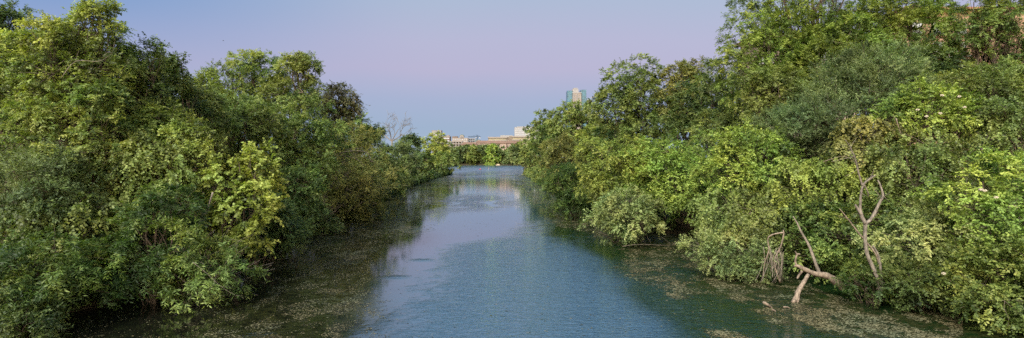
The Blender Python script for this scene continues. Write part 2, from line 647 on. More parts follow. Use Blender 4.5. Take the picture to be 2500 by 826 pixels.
def lobes_for(rg, R, n, z_flat=0.8):
    """Uneven lobes spread through an ellipsoid with half-axes R."""
    out = []
    mr = min(R[0], R[2] * 1.2)
    ga = math.pi * (3 - math.sqrt(5))
    for k in range(n):
        u = 1 - 2 * (k + 0.5) / n
        r_ = math.sqrt(max(0, 1 - u * u))
        v = np.array([math.cos(ga * k) * r_, math.sin(ga * k) * r_, u]) + rg.normal(size=3) * 0.22
        v /= np.linalg.norm(v)
        q = rg.uniform(0.50, 0.76)
        rr = mr * rg.uniform(0.32, 0.52)
        c = v * R * q
        out.append((c, np.array([rr * rg.uniform(1.0, 1.35), rr * rg.uniform(0.9, 1.2), rr * rg.uniform(0.62, 0.9)])))
    out.append((np.zeros(3), R * 0.66))
    return out


def limb_batch(starts, ends, r0, r1, sag, k=4, seg=4, rg=None):
    """Many curved tapered limbs in one go; returns verts, quads."""
    n = len(starts)
    tt = np.linspace(0, 1, seg + 1)[None, :, None]
    s = starts[:, None, :]
    e = ends[:, None, :]
    pts = s + (e - s) * tt + UP * (sag[:, None, None] * 4 * tt * (1 - tt))
    if rg is not None:
        ln = np.linalg.norm(ends - starts, axis=1)[:, None, None]
        pts = pts + rg.normal(size=pts.shape) * 0.045 * ln * (4 * tt * (1 - tt))
    d = norm(e - s)
    a = norm(np.cross(np.broadcast_to(d, (n, 1, 3)), np.array([0.31, 0.17, 0.93])))
    b = np.cross(d, a)
    rad = (r0[:, None] + (r1 - r0)[:, None] * tt[..., 0] ** 0.8)[:, :, None, None]
    q = np.arange(k) * 2 * np.pi / k
    ring = a[:, :, None, :] * np.cos(q)[None, None, :, None] + b[:, :, None, :] * np.sin(q)[None, None, :, None]
    V = (pts[:, :, None, :] + ring * rad).reshape(-1, 3)
    base = (np.arange(n) * (seg + 1) * k)[:, None, None]
    i = np.arange(seg)[None, :, None] * k
    j = np.arange(k)[None, None, :]
    j2 = (j + 1) % k
    quads = np.stack([base + i + j, base + i + j2, base + i + k + j2, base + i + k + j], -1).reshape(-1, 4)
    return V, quads, pts


N_LEAVES = [0]


def plant(name, x0, x1, yt, yb, D, style, mat, label, cat='tree', group=None, lai=5.5, deep=1.0, nl=None, scale=1.0,
          seed=None, bark='bark', gap=1.0, trunk=None, hang=0.0, parts=('trunk', 'crown'), bare_tips=0.0, twigk=1.0, lean=0.0, top_open=0.0):
    """A woody plant whose crown fills the box x0..x1, yt..yb of the photograph at distance D."""
    sd_ = seed if seed is not None else int(abs(x0 * 7 + yt * 13 + D * 31)) % 100000
    rg = np.random.RandomState(sd_)
    st = STYLES[style]
    c = P((x0 + x1) / 2, (yt + yb) / 2, D)
    R = np.array([(x1 - x0) / 2 * D / F * 1.06, 0, (yb - yt) / 2 * D / F * 1.06])
    R[1] = min(max(R[0], 0.6 * R[2]), 1.3 * R[2], 9.0) * 0.85 * deep
    if nl is None:
        nl = int(np.clip(9 + R[0] * R[2] * 0.5, 12, 34))
    sc = scale * max(1.0, D * 0.0022 / 0.15 * (1.0 if D < 200 else 0.9)) if D > 60 else scale
    # leaf count from how large the crown shows
    la_px = 0.5 * (st['l'] * sc) ** 2 * st['w'] * (F * .4096 / D) ** 2
    area_px = math.pi * R[0] * R[2] * (F * .4096 / D) ** 2
    n_leaf = int(min(lai * area_px / max(la_px, 0.12), 110000))
    m = st['m']
    n_tw = max(30, n_leaf // m)
    per_puff = 13
    n_pf = max(8, n_tw // per_puff)
    lob = lobes_for(rg, R, nl)
    wts = np.array([r[0] * r[1] + r[0] * r[2] + r[1] * r[2] for _, r in lob])
    wts[-1] *= 0.9
    wts /= wts.sum()
    li = rg.choice(len(lob), size=n_pf * 2, p=wts)
    u = runit(rg, n_pf * 2)
    lc = np.array([l[0] for l in lob])[li]
    lr = np.array([l[1] for l in lob])[li]
    out = norm(lc + u * lr * 0.8)
    keep = rg.rand(n_pf * 2) < np.clip(0.55 + 0.55 * u[:, 2] + 0.2 * out[:, 2] - 0.25 * u[:, 1] - 0.25 * out[:, 1] + 0.25 * np.sum(u * out, 1), 0.08, 1)
    idx = np.nonzero(keep)[0][:n_pf]
    li, u, lc, lr, out = li[idx], u[idx], lc[idx], lr[idx], out[idx]
    n_pf = len(idx)
    pc = lc + u * lr * (0.70 + 0.38 * rg.rand(n_pf, 1))
    pdir = norm(u * 0.8 + out * 0.7 + UP * st['up'])
    ltint = rg.normal(size=len(lob)) * 0.13
    pt = 0.44 + ltint[li] + 0.17 * rg.normal(size=n_pf)
    prs = 0.75 + 0.5 * rg.rand(n_pf)
    # twigs
    ti = np.repeat(np.arange(n_pf), per_puff)
    tl = st['tw'] * sc ** 0.6 * twigk
    tl = min(tl, 0.55 * min(R[0], R[2]))
    s = pc[ti] + rg.normal(size=(len(ti), 3)) * 0.20 * tl
    dr = norm(pdir[ti] * 0.75 + runit(rg, len(ti)) * 0.95 + UP * st['up'] * 0.5)
    L = tl * prs[ti] * (0.55 + 0.7 * rg.rand(len(ti)))
    V, tint = leaf_mesh(rg, s, dr, L, st, sc, pt[ti], m)
    if hang:
        V[:, 2] -= 0
    N_LEAVES[0] += len(tint)
    # base on the ground
    side = -1 if c[0] < 0 else 1
    bx = c[0] + lean
    by = D + R[1] * 0.35
    sh = R[0] * (0.75 if parts[0] == 'trunk' else 0.45)
    if D < 500:
        # the foot of the stem stands on the bank even where the crown hangs over the water
        if side < 0:
            bx = max(min(bx, float(lbx(by)) - 1.2), bx - sh)
        else:
            bx = min(max(bx, float(rbx(by)) + 1.2), bx + sh)
    gz = float(ground_z(bx, by))
    low = c[2] - R[2]
    root = thing(name, label, cat, (bx, by, gz - 0.1), 0, group)
    off = c - np.array([bx, by, gz - 0.1])
    V = V + off
    # nothing of the crown goes under the water or the ground
    wz = V[:, 2] + gz - 0.1
    V[:, 2] = np.where(wz < 0.12, V[:, 2] + (0.12 - wz) * (1 + 0.02 * np.sin(V[:, 0] * 9)) + 0.0, V[:, 2])
    n = len(tint)
    me = mesh_from(parts[1], V, 4, np.arange(n * 4))
    at = me.attributes.new('tint', 'FLOAT', 'FACE')
    at.data.foreach_set('value', tint.astype(np.float32))
    link(parts[1], me, MATS[mat], root)
    # trunk and limbs
    hgt = off[2] + R[2]
    tr0 = trunk if trunk else 0.018 * hgt + 0.05
    centre = off.copy()
    tv, tq = [], []
    nb = 0

    def put(V_, Q_):
        nonlocal nb
        tv.append(V_)
        tq.append(Q_ + nb)
        nb += len(V_)
    multi = 1 if parts[0] == 'trunk' else 3
    tops = []
    for q in range(multi):
        s0 = np.array([[rg.uniform(-.4, .4) * (multi > 1), rg.uniform(-.3, .3) * (multi > 1), 0.0]])
        e0 = (centre + np.array([rg.uniform(-.35, .35) * R[0] * (multi > 1), rg.uniform(-.2, .2) * R[1], R[2] * rg.uniform(0.25, 0.6)]))[None]
        v_, q_, p_ = limb_batch(s0, e0, np.array([tr0 / multi ** .5]), np.array([tr0 * 0.28]), np.array([0.0]), k=8, seg=9, rg=rg)
        put(v_, q_)
        tops.append(p_[0])
    tops = np.array(tops)
    # limbs to lobes
    LC = np.array([l[0] for l in lob[:-1]]) + off
    pick = rg.randint(0, multi, len(LC))
    ks = np.clip(((LC[:, 2] / max(hgt, .1)) * 9 - 2 - rg.rand(len(LC)) * 1.5).astype(int), 1, 8)
    st_ = tops[pick, ks]
    v_, q_, lp = limb_batch(st_, LC, np.full(len(LC), tr0 * 0.36), np.full(len(LC), tr0 * 0.10), -0.05 * np.linalg.norm(LC - st_, axis=1), k=5, seg=5, rg=rg)
    put(v_, q_)
    # branches to foliage clumps
    nbr = min(n_pf, 260 if D < 60 else 90)
    bi = rg.choice(n_pf, nbr, replace=False)
    ok = li[bi] < len(LC)
    bi = bi[ok]
    s1 = lp[li[bi], rg.randint(3, 6, len(bi))]
    e1 = pc[bi] + off + pdir[bi] * tl * (0.5 + bare_tips)
    v_, q_, _ = limb_batch(s1, e1, np.full(len(bi), max(0.012, tr0 * 0.085)), np.full(len(bi), 0.006 + 0.00008 * D), 0.03 * np.linalg.norm(e1 - s1, axis=1), k=3, seg=3, rg=rg)
    put(v_, q_)
    V_ = np.concatenate(tv)
    Q_ = np.concatenate(tq)
    me = mesh_from(parts[0], V_, 4, Q_.ravel(), smooth=True)
    link(parts[0], me, MATS[bark], root)
    return root


BUSH = dict(cat='shrub', parts=('stems', 'foliage'))
LG = 'trees along the left bank'
RG = 'trees along the right bank'

# ---- left bank, from the camera outwards
plant('tree', -60, 50, -60, 330, 47, 'broad', 'leaf_dark', 'very dark tree at the far left edge, its top cut by the frame', group=LG, seed=1)
plant('tree', 10, 300, 30, 330, 39, 'broad', 'leaf_yellow', 'tall yellow-green tree at the upper left, twin tops reaching the top edge', group=LG, seed=2, lai=5.0)
plant('tree', 190, 285, -20, 150, 40, 'broad', 'leaf_yellow', 'narrow yellow-green treetop, second and highest peak at the upper left', group=LG, seed=21, nl=9)
plant('tree', 235, 400, 88, 330, 43, 'pecan', 'leaf_olive', 'olive tree with pointed shoots just right of the yellow-green one', group=LG, seed=3)
plant('tree', 365, 470, 108, 400, 47, 'broad', 'leaf_dark', 'narrow dark vine-covered tree with a leaning rounded tip, left bank', group=LG, seed=4)
plant('tree', 430, 575, 165, 400, 72, 'broad', 'leaf_yellow', 'light yellowish tree in the dip behind the dark vine-covered tree', group=LG, seed=5)
plant('tree', 535, 700, 116, 330, 78, 'broad', 'leaf_green', 'mid-green tree with airy round topmost tufts on the left skyline', group=LG, seed=6)
plant('tree', 650, 795, 116, 300, 74, 'broad', 'leaf_olive', 'olive tree with brown patches and one bare pale limb on the left skyline', group=LG, seed=7, nl=14)
plant('tree', 745, 872, 198, 340, 84, 'broad', 'leaf_russet', 'dull reddish-brown tree ending the tall part of the left skyline', group=LG, seed=8, nl=14)
plant('tree', 815, 912, 268, 400, 96, 'broad', 'leaf_green', 'small tree with loose feathery top left of the leafless tree', group=LG, seed=9, nl=12)
plant('tree', 440, 690, 215, 480, 58, 'broad', 'leaf_olive', 'wide rounded olive tree filling the middle of the left bank', group=LG, seed=10)
plant('tree', 600, 830, 240, 500, 66, 'broad', 'leaf_green', 'wide rounded green tree right of the olive one, middle of left bank', group=LG, seed=11)
plant('tree', 745, 945, 290, 540, 78, 'fine', 'leaf_brown', 'brownish tree with arching bare branches leaning over the left water edge', group=LG, seed=12, bark='bark_grey', bare_tips=.7)
plant('tree', 60, 330, 200, 470, 37, 'pecan', 'leaf_green', 'deep green tree below the tall yellow-green crown on the left', group=LG, seed=13)
plant('tree', 290, 500, 235, 470, 42, 'pecan', 'leaf_yellow', 'sumac-like tree with upright yellowish frond shoots, left bank', group=LG, seed=14, twigk=1.2)
plant('tree', 890, 965, 355, 460, 112, 'broad', 'leaf_dark', 'dark green layered tree behind the brownish leaning tree', group=LG, seed=15, nl=12)
plant('tree', 975, 1035, 316, 410, 172, 'broad', 'leaf_dark', 'dark blue-green tree right beside the leafless tree', group=LG, seed=16, nl=10)
plant('tree', 1026, 1100, 318, 420, 290, 'broad', 'leaf_lime', 'rounded yellow tree near the far end of the left bank', group=LG, seed=17, nl=14)
plant('tree', 860, 935, 300, 400, 130, 'broad', 'leaf_olive', 'low olive tree standing in front of the leafless tree', group=LG, seed=18, nl=10)
LS = 'bushes along the left waterline'
plant('shrub', 925, 1022, 335, 468, 146, 'fine', 'leaf_grey', 'grey-olive drooping bush at the left waterline below the leafless tree', group=LS, seed=20, **BUSH)
plant('shrub', 1000, 1068, 365, 444, 208, 'broad', 'leaf_green', 'green bush below the rounded yellow tree', group=LS, seed=22, nl=10, **BUSH)
plant('shrub', 1048, 1120, 368, 430, 276, 'broad', 'leaf_green', 'last green bush overhanging the water at the far left bank end', group=LS, seed=23, nl=10, **BUSH)
plant('shrub', 770, 965, 425, 570, 84, 'fine', 'leaf_brown', 'brown withered bush leaning over the water, left bank', group=LS, seed=24, bark='bark_grey', bare_tips=.4, **BUSH)
plant('tree', 860, 1010, 375, 480, 122, 'broad', 'leaf_olive', 'olive tree between the dark layered tree and the grey-olive drooping bush', group=LG, seed=44)
plant('shrub', 640, 790, 395, 560, 57, 'broad', 'leaf_green', 'green bush between the large-leaved yellow sapling and the brown withered bush', group=LS, seed=25, **BUSH)
plant('shrub', 620, 735, 490, 650, 49, 'fine', 'leaf_dark', 'dark green bush trailing to the water right of the large-leaved sapling', group=LS, seed=26, **BUSH)
plant('shrub', 735, 830, 520, 590, 66, 'fine', 'leaf_dark', 'small dark bush with bare twigs under the brown withered bush', group=LS, seed=27, bark='bark_grey', bare_tips=.6, **BUSH)
plant('sapling', 490, 685, 345, 635, 41, 'maple', 'leaf_lime', 'sapling with large pale yellow lobed leaves on the left bank', cat='tree', group=None, seed=28, nl=22, lai=5.0)
plant('shrub', 200, 510, 335, 520, 38, 'vine', 'leaf_olive', 'tangle of olive heart-shaped vine leaves in the middle of the left foreground', group=LS, seed=29, lai=5.0, **BUSH)
plant('shrub', 350, 520, 310, 440, 40, 'broad', 'leaf_yellow', 'yellow-green bush above the vine tangle, left of the large-leaved sapling', group=LS, seed=30, **BUSH)
plant('shrub', -40, 235, 355, 600, 34, 'spike', 'leaf_sage', 'grey-green bush with fine upright shoots at the left edge', group=LS, seed=31, **BUSH)
plant('shrub', 285, 500, 455, 735, 34, 'long', 'leaf_emerald', 'large dark green bush of long narrow leaves, centre of left foreground', group=LS, seed=32, lai=5.0, **BUSH)
plant('shrub', 395, 585, 560, 752, 34, 'long', 'leaf_green', 'green bush with bare curling twigs reaching farthest over the near left water', group=LS, seed=33, bark='bark_grey', bare_tips=1.2, lai=5.0, **BUSH)
plant('shrub', -50, 250, 555, 775, 30, 'long', 'leaf_emerald', 'bush of drooping long narrow leaves at the lower left', group=LS, seed=34, lai=5.0, **BUSH)
plant('shrub', -70, 150, 715, 860, 27, 'fine', 'leaf_dark', 'low dark bush in the bottom left corner', group=LS, seed=35, **BUSH)
plant('shrub', 130, 420, 400, 560, 39, 'vine', 'leaf_dark', 'shadowy green vine mound behind the narrow-leaved bushes on the left', group=LS, seed=36, **BUSH)
plant('tree', -60, 130, 70, 380, 43, 'broad', 'leaf_green', 'green tree left of and below the tall yellow-green crown', group=LG, seed=37)
plant('tree', 60, 230, 55, 260, 41, 'pecan', 'leaf_yellow', 'left lobe of yellow-green foliage below the twin tops, a tree of its own', group=LG, seed=38)
plant('tree', 180, 420, 140, 330, 45, 'broad', 'leaf_olive', 'olive tree filling between the pointed-shoot tree and the sumac-like tree', group=LG, seed=39)
plant('tree', 400, 560, 200, 420, 52, 'broad', 'leaf_olive', 'olive tree under the narrow dark vine-covered tree', group=LG, seed=40)
plant('shrub', 560, 700, 440, 640, 46, 'broad', 'leaf_dark', 'dark bush close behind the large-leaved sapling', group=LS, seed=42, **BUSH)
plant('shrub', 0, 260, 470, 650, 33, 'vine', 'leaf_olive', 'olive bush between the grey-green bush and the lower left bush', group=LS, seed=43, **BUSH)
# trees further back close the gaps
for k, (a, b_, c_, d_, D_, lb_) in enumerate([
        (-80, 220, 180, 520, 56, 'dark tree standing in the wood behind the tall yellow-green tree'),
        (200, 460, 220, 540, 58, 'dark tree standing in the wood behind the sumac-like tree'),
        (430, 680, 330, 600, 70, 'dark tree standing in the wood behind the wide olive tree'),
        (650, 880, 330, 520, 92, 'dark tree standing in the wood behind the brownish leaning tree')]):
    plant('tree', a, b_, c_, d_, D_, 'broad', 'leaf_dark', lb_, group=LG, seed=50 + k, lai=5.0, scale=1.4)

# ---- right bank, from far to near
plant('tree', 1284, 1375, 266, 412, 262, 'broad', 'leaf_olive', 'first tree of the right bank at the far end of the water', group=RG, seed=61)
plant('tree', 1256, 1330, 338, 416, 300, 'broad', 'leaf_olive', 'low olive tree at the water where the right bank ends', group=RG, seed=62, nl=10)
plant('tree', 1340, 1485, 242, 420, 178, 'broad', 'leaf_olive', 'broad olive tree below the teal glass tower', group=RG, seed=63, nl=34, lai=7)
plant('tree', 1300, 1420, 300, 425, 200, 'broad', 'leaf_green', 'green tree left of and below the broad olive tree', group=RG, seed=163, nl=20, lai=7)
plant('tree', 1400, 1540, 300, 440, 150, 'broad', 'leaf_olive', 'olive tree behind the small yellow-leaved tree', group=RG, seed=164, nl=20)
plant('tree', 1408, 1492, 288, 400, 128, 'broad', 'leaf_lime', 'small yellow-leaved tree in front of the broad olive tree', group=RG, seed=64, nl=12)
plant('tree', 1452, 1650, 138, 400, 102, 'broad', 'leaf_olive', 'tall airy tree right of the teal glass tower', group=RG, seed=65)
plant('tree', 1600, 1740, 122, 360, 98, 'broad', 'leaf_brown', 'tall tree with brownish upright top between the two tallest right-bank groups', group=RG, seed=66)
plant('tree', 1640, 1840, 160, 400, 90, 'broad', 'leaf_dark', 'dark green rounded tree left of the huge bright tree', group=RG, seed=67)
plant('tree', 1740, 2000, 20, 300, 66, 'pecan', 'leaf_fresh', 'huge bright green tree, left part reaching out over the skyline', group=RG, seed=68)
plant('tree', 1800, 2160, -130, 190, 68, 'pecan', 'leaf_fresh', 'huge bright green tree whose broad top is cut by the frame', group=RG, seed=69)
plant('tree', 1900, 2180, 40, 280, 63, 'pecan', 'leaf_fresh', 'bright green tree right behind the grey-green feathery one', group=RG, seed=170)
plant('tree', 1790, 1960, 150, 330, 60, 'pecan', 'leaf_olive', 'olive-green lower tree under the outreaching huge one', group=RG, seed=171)
plant('tree', 2080, 2340, -60, 260, 64, 'pecan', 'leaf_fresh', 'huge green tree in front of the orange building, left of the gap', group=RG, seed=70)
plant('tree', 2330, 2490, -30, 150, 58, 'pecan', 'leaf_green', 'airy green tree in front of the orange building at the far right', group=RG, seed=71, lai=4.5, nl=22)
plant('tree', 2080, 2380, 110, 290, 60, 'pecan', 'leaf_dark', 'darker tree with heavy low limbs below the huge green one', group=RG, seed=72)
plant('tree', 2430, 2600, 55, 270, 57, 'broad', 'leaf_green', 'green tree in front of the orange building, cut by the right edge', group=RG, seed=172, nl=24)
plant('tree', 2210, 2430, 190, 400, 54, 'broad', 'leaf_olive', 'olive tree behind the bright small tree with flower heads', group=RG, seed=173, nl=24)
plant('tree', 2290, 2560, 150, 330, 50, 'broad', 'leaf_olive', 'rounded olive tree under the orange building at the right', group=RG, seed=73)
plant('tree', 1960, 2240, 125, 330, 52, 'spike', 'leaf_grey', 'grey-green tree with upright feathery shoots in the middle of the right bank', group=RG, seed=74, lai=5.0)
plant('tree', 1840, 2070, 245, 425, 50, 'spike', 'leaf_sage', 'lower grey-green tree left of the vine-draped brown one', group=RG, seed=75)
plant('tree', 1700, 1900, 250, 420, 70, 'broad', 'leaf_olive', 'olive tree between the dark rounded tree and the grey-green ones', group=RG, seed=76)
plant('tree', 2150, 2385, 212, 335, 43, 'broad', 'leaf_bright', 'bright fresh green small tree with cream flower heads', group=RG, seed=77, nl=16)
plant('tree', 2310, 2470, 300, 410, 47, 'fern', 'leaf_dark', 'small dark fern-leaved tree in the shaded hollow at the right', group=RG, seed=78, nl=9, lai=1.6, bark='bark_twig')
plant('tree', 2400, 2570, 220, 470, 41, 'vine', 'leaf_olive', 'vine-hung olive tree at the right edge', group=RG, seed=79)
RS = 'bushes along the right waterline'
plant('shrub', 1318, 1440, 330, 460, 132, 'fine', 'leaf_brown', 'tan-tinged bush at the right waterline, farther than the dark round one', group=RS, seed=80, **BUSH)
plant('shrub', 1258, 1330, 380, 422, 330, 'fine', 'leaf_brown', 'farthest low tan bush where the right bank ends', group=RS, seed=81, nl=10, **BUSH)
plant('shrub', 1322, 1450, 395, 545, 82, 'fine', 'leaf_emerald', 'dark blue-green rounded bush overhanging the water on the right', group=RS, seed=82, **BUSH)
plant('tree', 1410, 1600, 325, 540, 66, 'broad', 'leaf_lime', 'yellow-green tree beside the dark blue-green rounded bush', group=RG, seed=83)
plant('tree', 1530, 1740, 330, 540, 62, 'broad', 'leaf_bright', 'fresh green tree above the bare hanging roots', group=RG, seed=84)
plant('shrub', 1425, 1610, 455, 598, 58, 'broad', 'leaf_pale', 'pale green bush spreading over the water by the bare hanging roots', group=RS, seed=85, bark='bark_grey', **BUSH)
plant('tree', 1715, 1930, 305, 520, 48, 'broad', 'leaf_bright', 'bright light green tree left of the vine-covered mass, right bank', group=RG, seed=86)
plant('shrub', 1720, 1960, 430, 640, 45, 'vine', 'leaf_olive', 'curtain of olive vine leaves over dark bare stems, right bank', group=RS, seed=87, **BUSH)
plant('shrub', 1685, 1900, 545, 690, 42, 'fine', 'leaf_pale', 'pale low bush hanging over the water left of the dead branches', group=RS, seed=88, bark='bark_grey', **BUSH)
plant('shrub', 2020, 2190, 280, 440, 44, 'vine', 'leaf_brown', 'column of browning vine leaves above the standing dead tree', group=RS, seed=89, **BUSH)
plant('shrub', 1880, 2110, 370, 560, 44, 'vine', 'leaf_yellow', 'yellowish vine mound left of the standing dead tree', group=RS, seed=90, **BUSH)
plant('shrub', 2110, 2350, 310, 520, 41, 'vine', 'leaf_olive', 'smooth vine-covered mound right of the standing dead tree', group=RS, seed=91, **BUSH)
plant('shrub', 1930, 2200, 480, 680, 41, 'broad', 'leaf_green', 'green bush behind the fallen trunk and the standing dead tree', group=RS, seed=92, **BUSH)
plant('shrub', 2045, 2180, 645, 730, 34, 'fine', 'leaf_emerald', 'small vivid green bush at the water right of the fallen trunk', group=RS, seed=93, nl=12, **BUSH)
plant('shrub', 2150, 2400, 480, 730, 35, 'broad', 'leaf_pale', 'pale green bush left of the big bush in the lower right corner', group=RS, seed=94, **BUSH)
plant('shrub', 2280, 2580, 400, 620, 33, 'broad', 'leaf_bright', 'big light green bush with upright shoots and cream flower heads, right edge', group=RS, seed=95, **BUSH)
plant('shrub', 2300, 2580, 560, 820, 30, 'broad', 'leaf_green', 'big leafy bush in the lower right corner', group=RS, seed=96, **BUSH)
plant('shrub', 2130, 2330, 640, 770, 33, 'fine', 'leaf_dark', 'dark low bush with reddish stems near the bottom right water', group=RS, seed=97, **BUSH)
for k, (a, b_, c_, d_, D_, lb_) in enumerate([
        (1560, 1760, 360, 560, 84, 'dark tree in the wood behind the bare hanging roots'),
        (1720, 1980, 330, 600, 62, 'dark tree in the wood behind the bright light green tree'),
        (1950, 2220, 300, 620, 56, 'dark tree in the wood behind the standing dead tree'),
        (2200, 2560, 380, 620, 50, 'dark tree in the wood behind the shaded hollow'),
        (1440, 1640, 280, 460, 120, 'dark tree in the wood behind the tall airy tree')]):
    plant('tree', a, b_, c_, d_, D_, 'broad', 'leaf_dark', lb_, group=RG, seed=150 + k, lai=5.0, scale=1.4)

# ---- low tangled undergrowth along both waterlines


def undergrowth(side, label, mat, seed):
    rg = np.random.RandomState(seed)
    n = 5200
    D = 24 * (300 / 24) ** rg.rand(n)
    edge = lbx(D) if side < 0 else rbx(D)
    if side > 0:
        D = D[(D < 46) | (D > 66)]
        edge = rbx(D)
        n = len(D)
    off = rg.uniform(-1.6, 5.0, n)
    x = edge + side * (off - 0.5) + (fbm(D * .15, D * 0 + seed, 3) - .5) * 3
    gz = np.maximum(ground_z(x, D), 0)
    hgt = (1.2 + 2.2 * fbm(x * .3, D * .3, 3)) * np.clip(1.1 - .1 * np.abs(off), .5, 1.1)
    c = np.stack([x, D, gz + hgt * rg.rand(n) ** .7], 1)
    sc = np.maximum(1, D * .0024 / .15)
    k = 7
    ti = np.repeat(np.arange(n), k)
    d = norm(runit(rg, len(ti)) + np.array([-side * .5, -.3, .35]))
    st = STYLES['broad']
    V, tint = leaf_mesh(rg, c[ti], d, .6 * sc[ti] ** .6, st, 1.0, .35 + .2 * rg.normal(size=n)[ti], 9)
    # leaves grow with distance so that far clumps still read
    V = V.reshape(-1, 4, 3)
    cc = V[:, :1]
    f = np.repeat(sc[ti], 9)[:, None, None]
    V = (cc + (V - cc) * f).reshape(-1, 3)
    V[:, 2] = np.maximum(V[:, 2], .05 + .1 * rg.rand(len(V)))
    o = link('undergrowth', mesh_from('undergrowth', V, 4, np.arange(len(V)), tint=tint), MATS[mat])
    tag(o, label, 'undergrowth')
    o['kind'] = 'stuff'


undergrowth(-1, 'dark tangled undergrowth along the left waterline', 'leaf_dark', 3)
undergrowth(1, 'green tangled undergrowth along the right waterline', 'leaf_olive', 4)

# ---- far shore: one tree beside the next
FS = 'trees along the far shore'
far_row = [
    (1065, 1111, 357, 416, 'leaf_far', 'far-shore tree partly hidden behind the end of the left bank'),
    (1093, 1135, 352, 416, 'leaf_far', 'second far-shore tree from the left, round and dull green'),
    (1119, 1153, 350, 416, 'leaf_far', 'third far-shore tree from the left, round-topped'),
    (1139, 1171, 353, 416, 'leaf_olive', 'olive far-shore tree left of the narrow yellowish one'),
    (1157, 1177, 365, 416, 'leaf_yellow', 'narrow yellowish far-shore tree above the red kayak'),
    (1165, 1193, 350, 416, 'leaf_far', 'dull green far-shore tree left of the bright green one'),
    (1181, 1219, 348, 416, 'leaf_bright', 'bright green far-shore tree above the reeds'),
    (1207, 1235, 357, 416, 'leaf_far', 'short far-shore tree right above the sandy landing'),
    (1219, 1249, 354, 416, 'leaf_pale', 'pale far-shore tree right of the sandy landing'),
    (1235, 1271, 351, 416, 'leaf_far', 'far-shore tree next to the pale one, towards the right bank'),
    (1255, 1293, 347, 416, 'leaf_olive', 'far-shore tree at the right, half hidden by the right bank'),
]
for k, (a, b_, c_, d_, mt_, lb_) in enumerate(far_row):
    plant('tree', a, b_, c_, d_, 634 + (k % 3) * 4, 'broad', mt_, lb_, group=FS, seed=200 + k, nl=12, scale=1.0, lai=11, deep=1.4)
for k, (a, b_) in enumerate([(1040, 1110), (1100, 1180), (1170, 1240), (1230, 1310)]):
    plant('tree', a, b_, 350, 412, 668, 'broad', 'leaf_far',
          ['back-row far tree behind the left end of the far shore', 'back-row far tree behind the narrow yellowish tree',
           'back-row far tree behind the sandy landing', 'back-row far tree behind the right end of the far shore'][k], group=FS, seed=230 + k, nl=14, scale=.85, lai=7)
# reeds
rg = np.random.RandomState(5)
n = 900
bx = rg.uniform(-29.5, -19.5, n)
by = rg.uniform(617, 622, n)
hh_ = rg.uniform(2.2, 4.6, n)
aa = rg.uniform(0, math.pi, n)
ww_ = .12
p0 = np.stack([bx - ww_ * np.cos(aa), by - ww_ * np.sin(aa), bx * 0 - .1], 1)
p1 = np.stack([bx + ww_ * np.cos(aa), by + ww_ * np.sin(aa), bx * 0 - .1], 1)
p2 = np.stack([bx + rg.normal(size=n) * .4, by + rg.normal(size=n) * .4, hh_], 1)
o = link('reed_bed', mesh_from('reed_bed', np.stack([p0, p1, p2], 1).reshape(-1, 3), 3, np.arange(n * 3), tint=rg.rand(n)), MATS['leaf_bright'])
tag(o, 'bed of bright green reeds at the far waterline below the bright tree', 'reeds')
o['kind'] = 'stuff'


# ------------------------------------------------------------------ bare wood
def grow(mb, rg, p, d, r, L, depth, spread=0.55, up=0.25, k=5, minr=0.01):
    seg = 4
    pts = [p]
    rad = [r]
    for i in range(seg):
        d = (d + Vector((rg.gauss(0, .16), rg.gauss(0, .16), rg.gauss(0, .10) + up * .08))).normalized()
        p = p + d * (L / seg)
        pts.append(p)
        rad.append(r * (1 - 0.45 * (i + 1) / seg))
    mb.tube(pts, rad, k if depth > 1 else 3)
    if depth <= 0:
        return
    for j in range(rg.choice((2, 3, 3))):
        q = rg.randint(2, seg)
        ax = Vector((rg.gauss(0, 1), rg.gauss(0, 1), rg.gauss(0, .6)))
        nd = (d + ax.normalized() * spread * rg.uniform(.7, 1.5) + Vector((0, 0, up))).normalized()
        grow(mb, rg, pts[q], nd, max(minr, rad[q] * .62), L * rg.uniform(.6, .82), depth - 1, spread, up, k, minr)


# the leafless tree on the left bank
D_ = 160
b0 = P(957, 400, D_)
root = thing('leafless_tree', 'grey leafless tree with fine lacy twigs on the left skyline', 'tree', (b0[0], D_, ground_z(b0[0], D_)), 0)
zt = P(957, 345, D_)[2] - float(ground_z(b0[0], D_))
mb = MB()
mb.tube([(0, 0, -.2), (.1, 0, zt * .5), (0, 0, zt)], [.32, .27, .22], 8)
mb.build('trunk', MATS['bark_grey'], root, smooth=True)
for k, (dx, dz) in enumerate(((-.75, .75), (-.25, 1), (.3, 1), (.8, .7))):
    mb = MB()
    grow(mb, random.Random(40 + k), Vector((0, 0, zt - .1)), Vector((dx, random.Random(k).uniform(-.4, .4), dz)).normalized(), .16, 3.9, 4, .6, .08, 5, .032)
    mb.build('limb', MATS['bark_grey'], root)


def px_tube(mb, pts, D, rads, k=7, dy=None, jit=0.12, seed=1, org=(0, 0, 0)):
    """Limb along photo pixels at depth D (dy: extra depth for each point)."""
    out = []
    for i, q in enumerate(pts):
        v = P(q[0], q[1], D + (dy[i] if dy else 0)) - np.array(org)
        out.append(v)
    # subdivide with a Catmull-Rom curve
    o2, r2 = [], []
    n = len(out)
    for i in range(n - 1):
        p0, p1, p2, p3 = out[max(i - 1, 0)], out[i], out[i + 1], out[min(i + 2, n - 1)]
        for s_ in range(4):
            q = s_ / 4
            o2.append(0.5 * ((2 * p1) + (-p0 + p2) * q + (2 * p0 - 5 * p1 + 4 * p2 - p3) * q * q + (-p0 + 3 * p1 - 3 * p2 + p3) * q ** 3))
            r2.append(rads[i] * (1 - q) + rads[i + 1] * q)
    o2.append(out[-1])
    r2.append(rads[-1])
    mb.tube(o2, r2, k, jit, seed)


